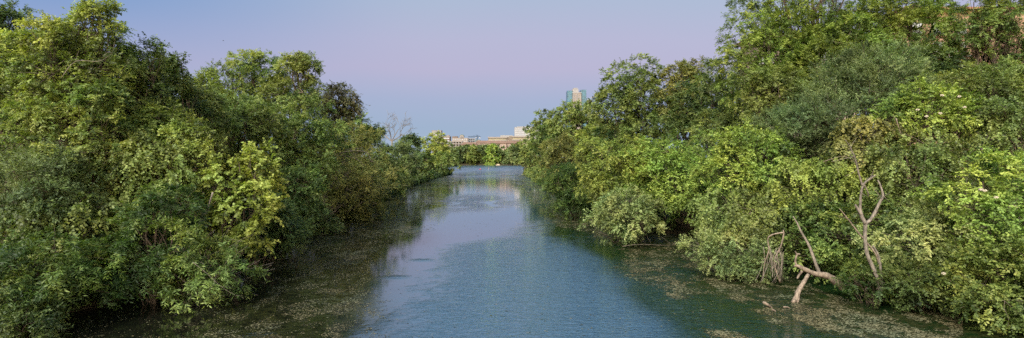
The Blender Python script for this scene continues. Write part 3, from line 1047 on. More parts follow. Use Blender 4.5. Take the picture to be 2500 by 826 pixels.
# the standing dead tree
D_ = 33.0
o0 = P(2150, 715, D_)
root = thing('dead_tree', 'standing dead grey tree with a forked top, right bank', 'tree', o0)
mb = MB()
px_tube(mb, [(2150, 722), (2146, 690), (2132, 655), (2117, 620), (2112, 580), (2113, 545)], D_, [.14, .125, .115, .105, .10, .10], 9, org=o0)
mb.build('trunk', MATS['bark_grey'], root, smooth=True)
for j, (pts, rr) in enumerate([
        ([(2113, 547), (2103, 525), (2100, 500), (2106, 455), (2124, 437), (2138, 428)], [.12, .10, .075, .06, .055, .03]),
        ([(2113, 547), (2130, 530), (2150, 490), (2156, 478), (2148, 450), (2143, 440)], [.11, .09, .08, .07, .05, .035]),
        ([(2106, 455), (2098, 430), (2092, 405), (2086, 382), (2073, 355), (2062, 340)], [.06, .05, .04, .03, .02, .012]),
        ([(2103, 525), (2091, 505), (2088, 500)], [.10, .07, .05]),
        ([(2108, 450), (2118, 468), (2120, 480)], [.05, .04, .03]),
        ([(2124, 437), (2130, 425), (2133, 415)], [.04, .025, .012]),
        ([(2086, 382), (2060, 388), (2030, 395)], [.02, .014, .008]),
        ([(2156, 478), (2166, 488), (2172, 494)], [.025, .016, .008]),
        ([(2131, 600), (2145, 625), (2150, 660), (2152, 715)], [.05, .06, .07, .09])]):
    mb = MB()
    px_tube(mb, pts, D_, rr, 7, org=o0, seed=j, dy=[0] + [math.sin(j * 2.1) * .5 * (i + 1) / len(pts) for i in range(len(pts) - 1)] if j < 8 else None)
    mb.build('limb', MATS['bark_grey'], root, smooth=True)
mb = MB()
rr_ = random.Random(8)
for k in range(34):
    a = rr_.choice([(2100, 470), (2112, 440), (2092, 405), (2150, 485), (2135, 520), (2156, 470), (2080, 370), (2104, 520), (2146, 690), (2150, 700), (2140, 690)])
    a = (a[0] + rr_.uniform(-4, 4), a[1] + rr_.uniform(-10, 10))
    dx, dy_ = rr_.uniform(-34, 34), rr_.uniform(-26, 20)
    mb = MB()
    px_tube(mb, [a, (a[0] + dx * .5, a[1] + dy_ * .6), (a[0] + dx, a[1] + dy_)], D_, [.014, .010, .005], 4, org=o0, dy=[0, rr_.uniform(-.5, .5), rr_.uniform(-.8, .8)])
    mb.build('twig', MATS['bark_grey'], root)
# the leaning pole crossing behind it
mb = MB()
o0 = P(2150, 670, D_ + .6)
px_tube(mb, [(2152, 675), (2140, 625), (2118, 595), (2093, 565), (2070, 535), (2050, 510)], D_ + .6, [.06, .055, .05, .045, .04, .02], 6, org=o0)
mb.tube([P(2070, 535, D_ + .6) - o0, P(2058, 530, D_ + .6) - o0, P(2046, 527, D_ + .6) - o0], [.025, .015, .008], 5)
o = mb.build('dead_branch', MATS['bark_pale'], None, tuple(o0), smooth=True)
tag(o, 'pale bare branch leaning up to the left across the standing dead tree', 'branch')
# the fallen trunk that stands in the water
D_ = 36.0
o0 = P(2048, 698, D_)
root = thing('fallen_trunk', 'broken pale fallen trunk arching over the water on one leg', 'fallen tree', o0)
mb = MB()
px_tube(mb, [(2060, 702), (2048, 693), (2020, 674), (1990, 669), (1965, 658), (1948, 650), (1938, 650)], D_, [.26, .25, .21, .17, .14, .10, .03], 10, jit=.16, org=o0)
mb.build('trunk', MATS['bark_pale'], root, smooth=True)
mb = MB()
px_tube(mb, [(1974, 671), (1962, 690), (1950, 710), (1943, 728), (1935, 741)], 35.8, [.10, .13, .15, .15, .14], 8, jit=.2, seed=4, org=o0, dy=[0, -.3, -.6, -.9, -1.1])
px_tube(mb, [(1950, 710), (1949, 726), (1947, 741)], 35.8, [.10, .09, .07], 7, jit=.2, seed=5, org=o0, dy=[-.6, -.9, -1.05])
mb.build('leg', MATS['bark_pale'], root, smooth=True)
mb = MB()
px_tube(mb, [(1944, 651), (1942, 636), (1946, 622), (1953, 621)], D_, [.07, .06, .06, .04], 7, org=o0)
px_tube(mb, [(1946, 622), (1941, 613)], D_, [.06, .02], 7, org=o0)
mb.build('snag', MATS['bark_pale'], root, smooth=True)
mb = MB()
px_tube(mb, [(1958, 662), (1951, 672), (1946, 681)], D_ - .2, [.09, .075, .05], 7, jit=.2, org=o0)
mb.build('stub', MATS['bark_pale'], root, smooth=True)
# diagonal dead trunk behind it
mb = MB()
o0 = P(1998, 665, 37.5)
px_tube(mb, [(2000, 668), (1990, 640), (1975, 600), (1958, 570), (1946, 545), (1936, 528)], 37.5, [.13, .10, .09, .07, .055, .03], 7, org=o0, dy=[0, 0, .3, .5, .7, .8])
o = mb.build('leaning_deadwood', MATS['bark_twig'], None, tuple(o0), smooth=True)
tag(o, 'brownish dead trunk leaning left above the fallen trunk', 'dead tree')
# dead branch arch with hanging twigs
o0 = P(1900, 690, 39)
root = thing('dead_branch', 'bare arched branch with hanging twigs over the waterline, left of the fallen trunk', 'branch', o0)
mb = MB()
px_tube(mb, [(1905, 690), (1890, 640), (1905, 605), (1913, 575), (1912, 562)], 39, [.06, .055, .05, .05, .035], 7, org=o0)
px_tube(mb, [(1913, 568), (1890, 572), (1875, 582), (1877, 610), (1868, 640), (1862, 680)], 39, [.055, .05, .045, .04, .03, .02], 7, org=o0)
mb.build('limb', MATS['bark_pale'], root, smooth=True)
mb = MB()
rr_ = random.Random(3)
for k in range(26):
    x = rr_.uniform(1862, 1918)
    y = rr_.uniform(600, 640)
    x2 = x + rr_.uniform(-30, 12)
    mb = MB()
    px_tube(mb, [(x, y), ((x + x2) / 2 + 4, y + 25), (x2, min(y + rr_.uniform(45, 80), 692))], 39, [.022, .018, .009], 4, org=o0, dy=[0, rr_.uniform(-.6, .3), rr_.uniform(-1, .4)])
    mb.build('twig', MATS['bark_twig'], root)
# hanging roots further away
D_ = 57.5
o0 = P(1550, 580, D_)
root = thing('hanging_roots', 'bundle of bare brown roots hanging to the water under the pale bush', 'roots', o0)
mb = MB()
px_tube(mb, [(1556, 500), (1552, 530), (1540, 560), (1530, 588)], D_, [.16, .13, .09, .05], 7, org=o0)
for k in range(34):
    x = rr_.uniform(1535, 1562)
    y = rr_.uniform(525, 560)
    x2 = x + rr_.uniform(-38, 34)
    px_tube(mb, [(x, y), ((x + x2) / 2, y + 18), (x2, min(y + rr_.uniform(30, 52), 592))], D_, [.05, .035, .018], 4, org=o0, dy=[0, rr_.uniform(-.8, .3), rr_.uniform(-1.2, .3)])
mb.build('root_bundle', MATS['bark_twig'], root)
# stray bare branches in the crowns
for k, (pts, D_, r_, mt_, lb_) in enumerate([
        ([(704, 246), (712, 238), (722, 228), (740, 226)], 70.5, .2, 'bark', 'thick bare limb showing on the left skyline tree'),
        ([(760, 425), (800, 388), (850, 370), (895, 372), (905, 395)], 70, .09, 'bark_grey', 'long pale arching branch, upper one over the brownish leaning tree'),
        ([(800, 395), (830, 380), (868, 388), (890, 405)], 70, .07, 'bark_grey', 'short pale arching branch under the long one'),
        ([(150, 190), (185, 150), (240, 150), (275, 130)], 34.5, .025, 'bark_twig', 'thin bare twig crossing the yellow-green crown'),
        ([(470, 640), (505, 668), (540, 700), (575, 722)], 31.5, .014, 'bark_grey', 'thin pale twig in the green bush over the near left water'),
        ([(520, 470), (505, 515), (498, 525)], 36.5, .06, 'bark_grey', 'pale broken stub beside the large-leaved sapling'),
        ([(2010, 395), (2060, 382), (2090, 400)], 32, .014, 'bark_pale', 'thin pale twig beside the dead tree top'),
        ([(2188, 290), (2192, 305), (2200, 330)], 38.5, .045, 'bark_pale', 'short pale upright stick under the bright flowering tree'),
        ([(1520, 602), (1560, 597), (1640, 600)], 55, .03, 'bark_twig', 'low bare branch lying along the water under the pale bush')]):
    mb = MB()
    o0 = P(*pts[0], D_)
    n = len(pts)
    px_tube(mb, pts, D_, [r_ * (1 - .75 * i / (n - 1)) for i in range(n)], 6, org=o0, seed=k)
    rk = random.Random(90 + k)
    for q in range(5):
        i = rk.randint(1, n - 1)
        a = P(*pts[i], D_) - o0
        b_ = a + np.array([rk.uniform(-.8, .8), rk.uniform(-.3, .3), rk.uniform(-.2, .8)]) * (0.6 + D_ * .012)
        mb.tube([a, (a + b_) / 2 + np.array([0, 0, .08]), b_], [r_ * .35, r_ * .22, r_ * .1], 4)
    o = mb.build('bare_branch', MATS[mt_], None, tuple(o0), smooth=True)
    tag(o, lb_, 'branch')
# driftwood
for k, (a, b_, D_, r_, lb_) in enumerate([((1863, 738), (1884, 752), 35.0, .075, 'short pale stick poking from the water left of the fallen trunk'),
                                         ((1912, 757), (1930, 752), 33.0, .045, 'small pale driftwood piece just below the fallen trunk leg'),
                                         ((1885, 757), (1893, 760), 32.8, .05, 'smallest driftwood chip between the stick and the driftwood piece')]):
    o0 = P(*b_, 0 + H * F / (b_[1] - HY))
    a0 = P(*a, H * F / (b_[1] - HY))
    o0[2] = 0
    a0 = a0 - o0
    a0[2] = max(a0[2], 0.05)
    mb = MB()
    mb.tube([a0, a0 * .5 + np.array([0, 0, .03]), (0.06, 0, -.05)], [r_, r_ * 1.1, r_ * .7], 7, .15, k)
    o = mb.build('driftwood', MATS['bark_pale'], None, tuple(o0), smooth=True)
    tag(o, lb_, 'driftwood')

# cream flower heads on the bright shrubs: parts of their shrubs
plain('blossom', (0.459, 0.407, 0.311), 0.9, 0.1, var=.15)
trees = {o['label']: o for o in C.objects if o.get('label')}


def blossoms(label, pts, D, r):
    root = trees[label]
    for k, (x, y) in enumerate(pts):
        rg = np.random.RandomState(k + int(x))
        n = 260
        c = runit(rg, n) * r * rg.uniform(.5, 1, (n, 1)) * np.array([1.3, 1.1, .8])
        a = runit(rg, n) * r * .16
        b_ = runit(rg, n) * r * .16
        V = np.stack([c - a, c - b_, c + a, c + b_], 1).reshape(-1, 3)
        me = mesh_from('flower_head', V, 4, np.arange(n * 4))
        link('flower_head', me, MATS['blossom'], root, tuple(P(x, y, D) - np.array(root.location)))


blossoms('bright fresh green small tree with cream flower heads', [(2240, 268), (2300, 233), (2342, 236), (2262, 284), (2296, 277), (2355, 262)], 40.0, .10)
blossoms('big light green bush with upright shoots and cream flower heads, right edge', [(2405, 466), (2395, 463), (2482, 505), (2432, 482), (2304, 668)], 30.2, .09)

# ------------------------------------------------------------------ floating weed
rg = np.random.RandomState(11)


def flecks(name, n, xr, yr, label, thr=0.0, seed=0, boost=1.0, light=0.0):
    rg = np.random.RandomState(seed)
    px = rg.uniform(xr[0], xr[1], n)
    py = rg.uniform(yr[0], yr[1], n)
    D = H * F / (py - HY)
    x = (px - 1250) / F * D
    fine = fbm(x * 1.1, D * 0.8, 4)
    prob = a_weed(x, D) * smooth(0.36, 0.66, fine) * boost * 0.7 + 0.012 * smooth(.5, .7, fbm(x * .3, D * .12, 3)) * (D > 60) + 0.004 + 0.25 * a_weed(x, D) * (D > 45) * (x < -13)
    k = rg.rand(n) < prob
    x, D, fine = x[k], D[k], fine[k]
    n = len(x)
    s = (1 + 2.0 * light) * np.maximum(0.026, D * 0.00075) * rg.uniform(.35, 1.5, n)
    s = np.minimum(s, 0.4)
    el = 1 + rg.rand(n) * 1.2
    a = rg.uniform(0, 2 * np.pi, n)
    k5 = 5
    V = np.zeros((n, k5, 3))
    for j in range(k5):
        q = a + 2 * np.pi * j / k5
        rr = s * rg.uniform(.5, 1.1, n)
        V[:, j, 0] = x + np.cos(q) * rr * el
        V[:, j, 1] = D + np.sin(q) * rr
        V[:, j, 2] = 0.012 + 0.02 * s * rg.rand(n)
    ti = np.clip(light + rg.rand(n) ** 1.7 * 1.1 + 0.1 * rg.normal(size=n), 0, 1)
    o = link(name, mesh_from(name, V.reshape(-1, 3), k5, np.arange(n * k5), tint=ti), MATS['weed'])
    tag(o, label, 'water plants')
    o['kind'] = 'stuff'
    print('flecks', n)


flecks('floating_weed', 480000, (150, 1190), (420, 860), 'brown-olive floating weed and leaves on the left side of the water', seed=1)
flecks('floating_weed', 300000, (1190, 2350), (410, 860), 'olive floating weed mats on the right side of the water', seed=2, boost=2.4, light=.16)

# ------------------------------------------------------------------ buildings
plain('concrete_white', (0.173, 0.169, 0.166), .85, .2, var=.06, scale=.1)
plain('concrete_cream', (0.166, 0.144, 0.126), .85, .2, var=.08, scale=.1)
plain('stone_buff', (0.117, 0.094, 0.072), .85, .2, var=.1, scale=.1)
plain('brick_tan', (0.094, 0.07, 0.056), .85, .2, var=.1, scale=.1)
plain('roof_terracotta', (0.122, 0.083, 0.068), .85, .2, var=.15, scale=.2)
plain('stucco_orange', (0.216, 0.137, 0.09), .9, .2, var=.08, scale=.3)
plain('stucco_peach', (0.209, 0.158, 0.13), .9, .2, var=.08, scale=.3)
plain('trim_brown', (.17, .07, .045), .8, .3, var=.1)
plain('trim_white', (0.248, 0.245, 0.238), .6, .3, var=.04)
plain('window_dark', (.06, .07, .085), .15, .6, var=.2)
plain('window_grey', (.20, .22, .25), .2, .6, var=.2, scale=.4)
plain('window_yellow', (0.144, 0.13, 0.079), .3, .5, var=.2, scale=.2)
plain('window_pale', (0.165, 0.185, 0.198), .2, .6, var=.15)
plain('steel_blue', (.015, .04, .08), .5, .5, var=.1)
plain('steel_grey', (.25, .26, .28), .5, .5, var=.1)
plain('dome_green', (.05, .08, .08), .6, .4, var=.1)


def curtain_wall(name, glass, line, sx, sz):
    m, t, b = principled(name, glass, 0.3, 0.4)
    tc = t.add('ShaderNodeTexCoord')
    sp = t.add('ShaderNodeSeparateXYZ')
    t.l.new(tc.outputs['Object'], sp.inputs[0])
    u = t.math('FRACT', t.math('MULTIPLY', t.math('ADD', sp.outputs[0], sp.outputs[1]), 1 / sx))
    v = t.math('FRACT', t.math('MULTIPLY', sp.outputs[2], 1 / sz))
    e = t.math('MAXIMUM', t.math('LESS_THAN', u, 0.14), t.math('LESS_THAN', v, 0.24))
    n = t.noise(0.16, 2, tc.outputs['Object'])
    g = t.ramp(n, [(0.35, tuple(q * .55 for q in glass)), (0.65, tuple(min(1, q * 1.45) for q in glass))])
    t.l.new(t.mix(e, g, (*line, 1)), b.inputs['Base Color'])
    MATS[name] = m


curtain_wall('glass_teal', (.012, .062, .095), (.04, .10, .13), 3.2, 3.4)
curtain_wall('glass_blue', (.06, .11, .19), (.14, .18, .24), 3.2, 3.4)


def windows(root, m, x0, x1, z0, z1, nx, nz, ww, wh, yf, part='window', sub=None):
    """nx by nz openings, each a part of its own, standing 5 cm proud of the wall."""
    me = MB().box(-ww / 2, ww / 2, -.12, .05, -wh / 2, wh / 2).mesh(part)
    me.materials.append(m)
    for i in range(nx):
        for j in range(nz):
            o = bpy.data.objects.new(part, me)
            C.objects.link(o)
            o.parent = root
            o.location = (x0 + (i + .5) * (x1 - x0) / nx, yf, z0 + (j + .5) * (z1 - z0) / nz)


def bld(name, label, px0, px1, ptop, D, depth, wall_m, z0=2.0, cat='building'):
    a = P(px0, ptop, D)
    b_ = P(px1, ptop, D)
    cx = (a[0] + b_[0]) / 2
    hw = (b_[0] - a[0]) / 2
    ht = a[2] - z0
    root = thing(name, label, cat, (cx, D, z0))
    if wall_m:
        MB().box(-hw, hw, 0, depth, -4, ht).build('wall', MATS[wall_m], root)
    return root, hw, ht, D / F      # metres per photo pixel


# teal glass tower
D_ = 1100
root, hw, ht, u = bld('residential_tower', 'teal glass tower with cream stone front rising above the right bank', 1398, 1419, 226, D_, 26, 'concrete_cream')
windows(root, MATS['window_dark'], -hw + 2.2, hw - 2.2, ht - 46, ht - 4, 4, 9, 1.7, 2.6, 0)
MB().box(-19 * u - 3, -hw - .05, 4, 30, -4, 5 * u + ht).build('glass_wing', MATS['glass_teal'], root)
MB().box(hw + .05, hw + 13 * u, 3, 30, -4, 7 * u + ht).build('glass_wing', MATS['glass_teal'], root)
MB().box(-7.5, 4, 8, 24, ht, ht + 8).box(-5.5, 2, 7.6, 22, ht + 8, ht + 10).build('crown_block', MATS['concrete_white'], root)
MB().box(-hw - .4, hw + .4, -.5, 1.2, ht - 1.4, ht + .6).build('parapet', MATS['concrete_white'], root)
for k in range(2):
    MB().box(-hw + 1.0 + k * 7.2, -hw + 2.0 + k * 7.2, -.9, .0, ht - 60, ht - 1.5).build('pilaster', MATS['concrete_white'], root)
# slanted blue glass block beside it
root, hw, ht, u = bld('office_block', 'blue glass block with a slanted roof right of the teal tower', 1433, 1470, 243, 1180, 24, None)
MB().prism([(-hw, -4), (hw, -4), (hw, ht + 11), (-hw + 9, ht + 3), (-hw, ht + 3)], 0, 24).build('wall', MATS['glass_blue'], root)
MB().box(-hw - .3, -hw + 9, -1.2, -.05, -4, ht - 1).build('stone_bay', MATS['concrete_cream'], root)
MB().prism([(-hw + 8, ht + 2.4), (hw + 2, ht + 10.8), (hw + 2, ht + 12.2), (-hw + 8, ht + 3.8)], -1, 25).build('roof', MATS['concrete_white'], root)
# white office block with a grid of windows
root, hw, ht, u = bld('office_block', 'white office block with five rows of small windows beside the right bank', 1256, 1322, 311, 900, 30, 'concrete_white')
windows(root, MATS['window_grey'], -hw + .6, hw - .6, ht - 15.5, ht - 1.6, 19, 5, 1.5, 1.55, 0)
MB().box(-hw + 4, hw - 8, 4, 20, ht, ht + 1.4).build('roof_plant', MATS['concrete_white'], root)
# long buff building with ribbon windows
root, hw, ht, u = bld('office_block', 'long low buff building with yellow ribbon windows, left of the white block', 1192, 1262, 335, 800, 34, 'stone_buff')
for j, mt_ in enumerate(('window_yellow', 'window_yellow', 'window_grey')):
    MB().box(-hw + 1, hw - 16, -.25, .05, ht - 4.3 - j * 4.3, ht - 2.2 - j * 4.3).build('ribbon_window', MATS[mt_], root)
for j in range(3):
    MB().box(-hw - .6, hw - 14, -.9, -.02, ht - 1.6 - j * 4.3, ht + .2 - j * 4.3).build('terrace_slab', MATS['concrete_cream'], root)
MB().box(-hw + 17, hw - 6, 8, 26, ht + .02, ht + 2.8).build('roof_plant', MATS['concrete_white'], root)
root, hw, ht, u = bld('office_block', 'buff wing with tan base joining the long low building to the white block', 1243, 1300, 333, 780, 26, 'stone_buff')
for j in range(2):
    MB().box(-hw + 5, hw - 2, -.25, .05, ht - 4.4 - j * 4.6, ht - 2.2 - j * 4.6).build('ribbon_window', MATS['window_yellow'], root)
    MB().box(-hw + 4, hw + .5, -1.0, -.02, ht - 1.5 - j * 4.6, ht + .2 - j * 4.6).build('terrace_slab', MATS['concrete_cream'], root)
# low houses with terracotta roofs
for k, (a, b_, tp, D_, lb_) in enumerate([
        (1126, 1165, 350, 740, 'low cream house with tiled roof above the middle of the far trees'),
        (1160, 1196, 346, 750, 'wider tiled-roof house left of the long buff building'),
        (1190, 1236, 347, 720, 'tiled-roof house in front of the long buff building'),
        (1232, 1275, 347, 735, 'tiled-roof house in front of the buff wing, rightmost of the row')]):
    root, hw, ht, u = bld('tiled_house', lb_, a, b_, tp + 3.5, D_, 14, 'stucco_peach', cat='house')
    root['group'] = 'low tiled houses behind the far trees'
    MB().prism([(-hw - .6, ht), (hw + .6, ht), (hw - 2.6, ht + 3.2), (-hw + 2.6, ht + 3.2)], -.8, 14.8).build('roof', MATS['roof_terracotta'], root)
    windows(root, MATS['window_dark'], -hw + 1, hw - 1, ht - 4.0, ht - 1, 6, 1, 1.1, 1.3, 0)
    MB().box(-hw + 4, -hw + 5.4, 5, 6.4, ht + 2, ht + 4.4).build('chimney', MATS['stucco_peach'], root)
# concrete frame
root, hw, ht, u = bld('parking_garage', 'open concrete frame of a parking garage above the far trees', 1098, 1128, 345, 760, 18, None)
for j in range(4):
    MB().box(-hw, hw, 0, 18, ht - 1.0 - j * 3.3, ht - j * 3.3).build('floor_slab', MATS['concrete_cream'], root)
for i in range(5):
    MB().box(-hw + i * (2 * hw - .9) / 4, -hw + .9 + i * (2 * hw - .9) / 4, .2, 1.1, -4, ht - 1.02).build('column', MATS['concrete_white'], root)
MB().box(-hw + .5, hw - .5, 15, 15.5, -4, ht - 1.1).build('back_wall', MATS['window_dark'], root)
# arched apartment block
root, hw, ht, u = bld('apartment_block', 'cream apartment block with an arched gable and dark rounded roof', 1104, 1142, 337, 930, 20, 'concrete_cream')
windows(root, MATS['window_grey'], -hw + 1, hw - 1, ht - 11, ht - .8, 8, 3, 1.4, 1.7, 0)
gx = 3.0
MB().prism([(gx - 3.4, ht)] + [(gx + 3.4 * math.cos(math.pi - a * math.pi / 10), ht + 1.6 + 3.2 * math.sin(a * math.pi / 10)) for a in range(11)] + [(gx + 3.4, ht)], -.6, 6).build('gable', MATS['concrete_cream'], root)
MB().prism([(gx + 4.1 * math.cos(math.pi - a * math.pi / 10), ht + 2.0 + 3.9 * math.sin(a * math.pi / 10)) for a in range(11)] + [(gx + 3.45, ht + 2), (gx - 3.45, ht + 2)][:0], 1, 8).build('roof', MATS['dome_green'], root)
MB().prism([(gx + 1.7 * math.cos(a * math.pi / 8), ht + 1.7 + 1.7 * math.sin(a * math.pi / 8)) for a in range(16)], -.8, -.62).build('round_window', MATS['window_dark'], root)
MB().box(-hw, -hw + 9, .5, 12, ht, ht + 2.6).build('roof_plant', MATS['brick_tan'], root)
# steel framed block under construction
root, hw, ht, u = bld('unfinished_block', 'pale unfinished block between the arched block and the crane', 1139, 1160, 338, 960, 14, None)
for j in range(4):
    MB().box(-hw, hw, 0, 14, ht - .8 - j * 3.4, ht - j * 3.4).build('floor_slab', MATS['concrete_white'], root)
for i in range(5):
    MB().box(-hw + i * (2 * hw - .8) / 4, -hw + .8 + i * (2 * hw - .8) / 4, .2, 1, -4, ht - .82).build('column', MATS['steel_grey'], root)
MB().box(-hw + .5, hw - .5, 10, 10.5, -4, ht - 1).build('glazing', MATS['glass_blue'], root)
# crane
D_ = 980
o0 = P(1165, 352, D_)
root = thing('tower_crane', 'blue tower crane with a long jib to the left', 'crane', (o0[0], D_, 2))
zj = P(0, 335, D_)[2] - 2
uu = D_ / F
mb = MB()
for sx in (-.8, .8):
    for sy in (-.8, .8):
        mb.box(sx - .4, sx + .4, sy - .4, sy + .4, 0, zj + 3)
z = 0
i = 0
while z < zj:
    s_ = 1 if i % 2 else -1
    mb.tube([(-.8 * s_, -.8, z), (.8 * s_, -.8, z + 2)], .15, 4)
    mb.tube([(-.8 * s_, .8, z), (.8 * s_, .8, z + 2)], .15, 4)
    z += 2
    i += 1
mb.build('mast', MATS['steel_blue'], root)
mb = MB()
x0, x1 = -22 * uu, 8 * uu
for yy, zz in ((-.6, 0), (.6, 0), (0, 1.1)):
    mb.box(x0, x1, yy - .5, yy + .5, zj + zz - .5, zj + zz + .5)
x = x0
while x < x1 - 1:
    mb.tube([(x, 0, zj), (x + .8, 0, zj + 1.1), (x + 1.6, 0, zj)], .13, 4)
    x += 1.6
mb.build('jib', MATS['steel_blue'], root)
MB().tube([(0, 0, zj + 1), (0, 0, zj + 4.4)], .35, 4).tube([(0, 0, zj + 4.3), (x0 * .6, 0, zj + 1.2)], .12, 4).tube([(0, 0, zj + 4.3), (x1, 0, zj + 1.2)], .12, 4).build('apex', MATS['steel_blue'], root)
MB().box(x1 - 2, x1, -1, 1, zj - 2, zj - .25).build('counterweight', MATS['steel_grey'], root)
MB().box(-2.6, -.9, -1.2, .6, zj - 2.2, zj - .3).build('cab', MATS['steel_grey'], root)
# low dark green-roofed hall by the crane
root, hw, ht, u = bld('domed_hall', 'low hall with a dark rounded roof at the foot of the crane', 1158, 1176, 346, 900, 16, 'steel_grey')
MB().prism([(hw * math.cos(math.pi - a * math.pi / 10), ht + 3.4 * math.sin(a * math.pi / 10)) for a in range(11)], -.5, 16).build('roof', MATS['dome_green'], root)
# plain slab tower and tan block at the left
root, hw, ht, u = bld('slab_tower', 'plain cream slab tower just showing over the rounded yellow tree', 1054, 1077, 320, 1000, 18, 'concrete_white')
MB().box(-hw - .3, hw + .3, -.4, 18.4, ht, ht + 1).build('parapet', MATS['concrete_cream'], root)
windows(root, MATS['window_grey'], -hw + 1, hw - 1, ht - 24, ht - 10, 5, 4, 1.4, 1.6, 0)
root, hw, ht, u = bld('office_block', 'tan block with dark rooftop box left of the parking garage', 1078, 1098, 333, 850, 18, 'brick_tan')
for j in range(3):
    MB().box(-hw + .6, hw - .6, -.2, .05, ht - 4 - j * 3.8, ht - 2.2 - j * 3.8).build('ribbon_window', MATS['window_grey'], root)
MB().box(hw - 5, hw - .6, 2, 8, ht, ht + 2.0).build('rooftop_box', MATS['window_dark'], root)
MB().box(-hw - .3, hw + .3, -.4, 18.4, ht - 1, ht + .2).build('parapet', MATS['concrete_cream'], root)

# orange apartments behind the right-bank trees
D_ = 92
for nm, lb_, a, b_, tp, wallm, kk in (
        ('apartment_building', 'peach and white apartment house glimpsed through the huge bright tree', 1850, 2090, 92, 'stucco_peach', 0),
        ('apartment_building', 'orange stucco apartment building with white windows behind the far right trees', 2210, 2640, 26, 'stucco_orange', 1)):
    root, hw, ht, u = bld(nm, lb_, a, b_, tp, D_, 7, wallm, z0=5.0)
    MB().box(-hw - .8, hw + .8, -1.0, 8, ht, ht + .35).build('cornice', MATS['trim_brown'], root)
    for j in range(3 if kk == 0 else 4):
        zz = ht - 3.0 - j * 3.2
        MB().box(-hw - .15, hw + .15, -.18, .0, zz - 1.4, zz - 1.15).build('band', MATS['trim_brown' if kk and j == 0 else 'trim_white'], root)
        n = 5 if kk == 0 else 8
        for i in range(n):
            x = -hw + (i + .5) * 2 * hw / n
            f = MB().box(x - .95, x + .95, -.14, .05, zz - .95, zz + .95).build('window', MATS['trim_white'], root)
            MB().box(x - .80, x - .06, -.17, -.145, zz - .8, zz + .8).box(x + .06, x + .80, -.17, -.145, zz - .8, zz + .8).build('pane', MATS['window_pale'], f)
    for i in range(2 if kk == 0 else 3):
        x = -hw + (i + .62) * 2 * hw / (2 if kk == 0 else 3)
        f = MB().box(x - 1.8, x + 1.8, -1.6, -.2, ht - 8.0, ht - 7.8).build('balcony', MATS['trim_white'], root)
        mb = MB().box(x - 1.8, x + 1.8, -1.6, -1.55, ht - 6.85, ht - 6.75)
        for q in range(13):
            mb.box(x - 1.8 + q * .295, x - 1.76 + q * .295, -1.6, -1.56, ht - 7.8, ht - 6.85)
        mb.build('railing', MATS['trim_brown'], f)
root, hw, ht, u = bld('apartment_building', 'tall orange stair tower at the upper right corner', 2478, 2600, 22, 84, 8, 'stucco_orange', z0=5.0)
MB().box(-hw - .3, hw + .3, -.3, 8.3, ht, ht + .25).build('cornice', MATS['trim_brown'], root)
MB().tube([(-hw + .8, 2, ht + .25), (-hw + .8, 2, ht + 1.0)], .05, 6).box(-hw + .5, -hw + 1.2, 1.9, 2.1, ht + .9, ht + 1.0).build('roof_vent', MATS['window_dark'], root)


# ------------------------------------------------------------------ kayaker, paddleboarder and bird
plain('skin', (.42, .25, .17), .6, .3, var=.05)
plain('shirt_red', (.55, .03, .06), .8, .2, var=.1)
plain('cloth_navy', (.02, .025, .05), .8, .2, var=.1)
plain('kayak_red', (.55, .04, .06), .35, .5, var=.1)
plain('board_white', (.65, .68, .72), .35, .5, var=.05)
plain('hair', (.02, .015, .012), .7, .3, var=.1)
plain('carbon', (.03, .03, .035), .4, .5, var=.1)


def skinned(name, joints, edges, mat, parent):
    """One continuous body grown over a skeleton of joints (x, y, z, radius)."""
    me = bpy.data.meshes.new(name)
    me.from_pydata([j[:3] for j in joints], edges, [])
    o = link(name, me, mat, parent)
    md = o.modifiers.new('skin', 'SKIN')
    for i, j in enumerate(joints):
        me.skin_vertices[0].data[i].radius = (j[3], j[3])
    me.skin_vertices[0].data[0].use_root = True
    md.use_smooth_shade = True
    o.modifiers.new('smooth', 'SUBSURF').levels = 1
    me.materials.clear()
    me.materials.append(mat)
    return o


D1 = H * F / (414.5 - HY)
k0 = np.array([(1172.5 - 1250) / F * D1, D1, 0])
kay = thing('kayak', 'small red kayak on the open water in front of the far shore', 'kayak', k0, math.radians(62))
mb = MB()
prof = [(-1.9, .04, .26), (-1.5, .20, .20), (-.8, .34, .16), (0, .38, .15), (.8, .34, .16), (1.5, .20, .20), (1.9, .04, .26)]
for i in range(len(prof)):
    x, hw_, dk = prof[i]
    for j in range(8):
        q = 2 * math.pi * j / 8
        mb.v.append((x, math.cos(q) * hw_, .12 + math.sin(q) * (.16 if math.sin(q) < 0 else .12)))
for i in range(len(prof) - 1):
    for j in range(8):
        mb.f.append((i * 8 + j, i * 8 + (j + 1) % 8, (i + 1) * 8 + (j + 1) % 8, (i + 1) * 8 + j))
mb.f += [tuple(reversed(range(8))), tuple(48 + j for j in range(8))]
mb.build('hull', MATS['kayak_red'], kay, smooth=True)
MB().tube([(-.42 + .0, 0, .25), (-.25, 0, .42)], [.16, .2], 8).build('seat_back', MATS['carbon'], kay)
per = thing('person', 'person in a red top seated and paddling in the red kayak', 'person', k0 + np.array([0, 0, .2]), math.radians(62))
J = [(0, 0, .05, .15), (.02, 0, .30, .13), (.03, 0, .50, .15), (.04, 0, .62, .06), (.05, 0, .72, .09), (.05, 0, .82, .09),
     (.03, .20, .50, .06), (.22, .34, .34, .045), (.42, .42, .42, .035), (.03, -.20, .50, .06), (.22, -.32, .30, .045), (.42, -.38, .22, .035),
     (.35, .12, .12, .08), (.75, .14, .06, .06), (.35, -.12, .12, .08), (.75, -.14, .06, .06)]
E = [(0, 1), (1, 2), (2, 3), (3, 4), (4, 5), (2, 6), (6, 7), (7, 8), (2, 9), (9, 10), (10, 11), (0, 12), (12, 13), (0, 14), (14, 15)]
skinned('body', J, E, MATS['skin'], per)
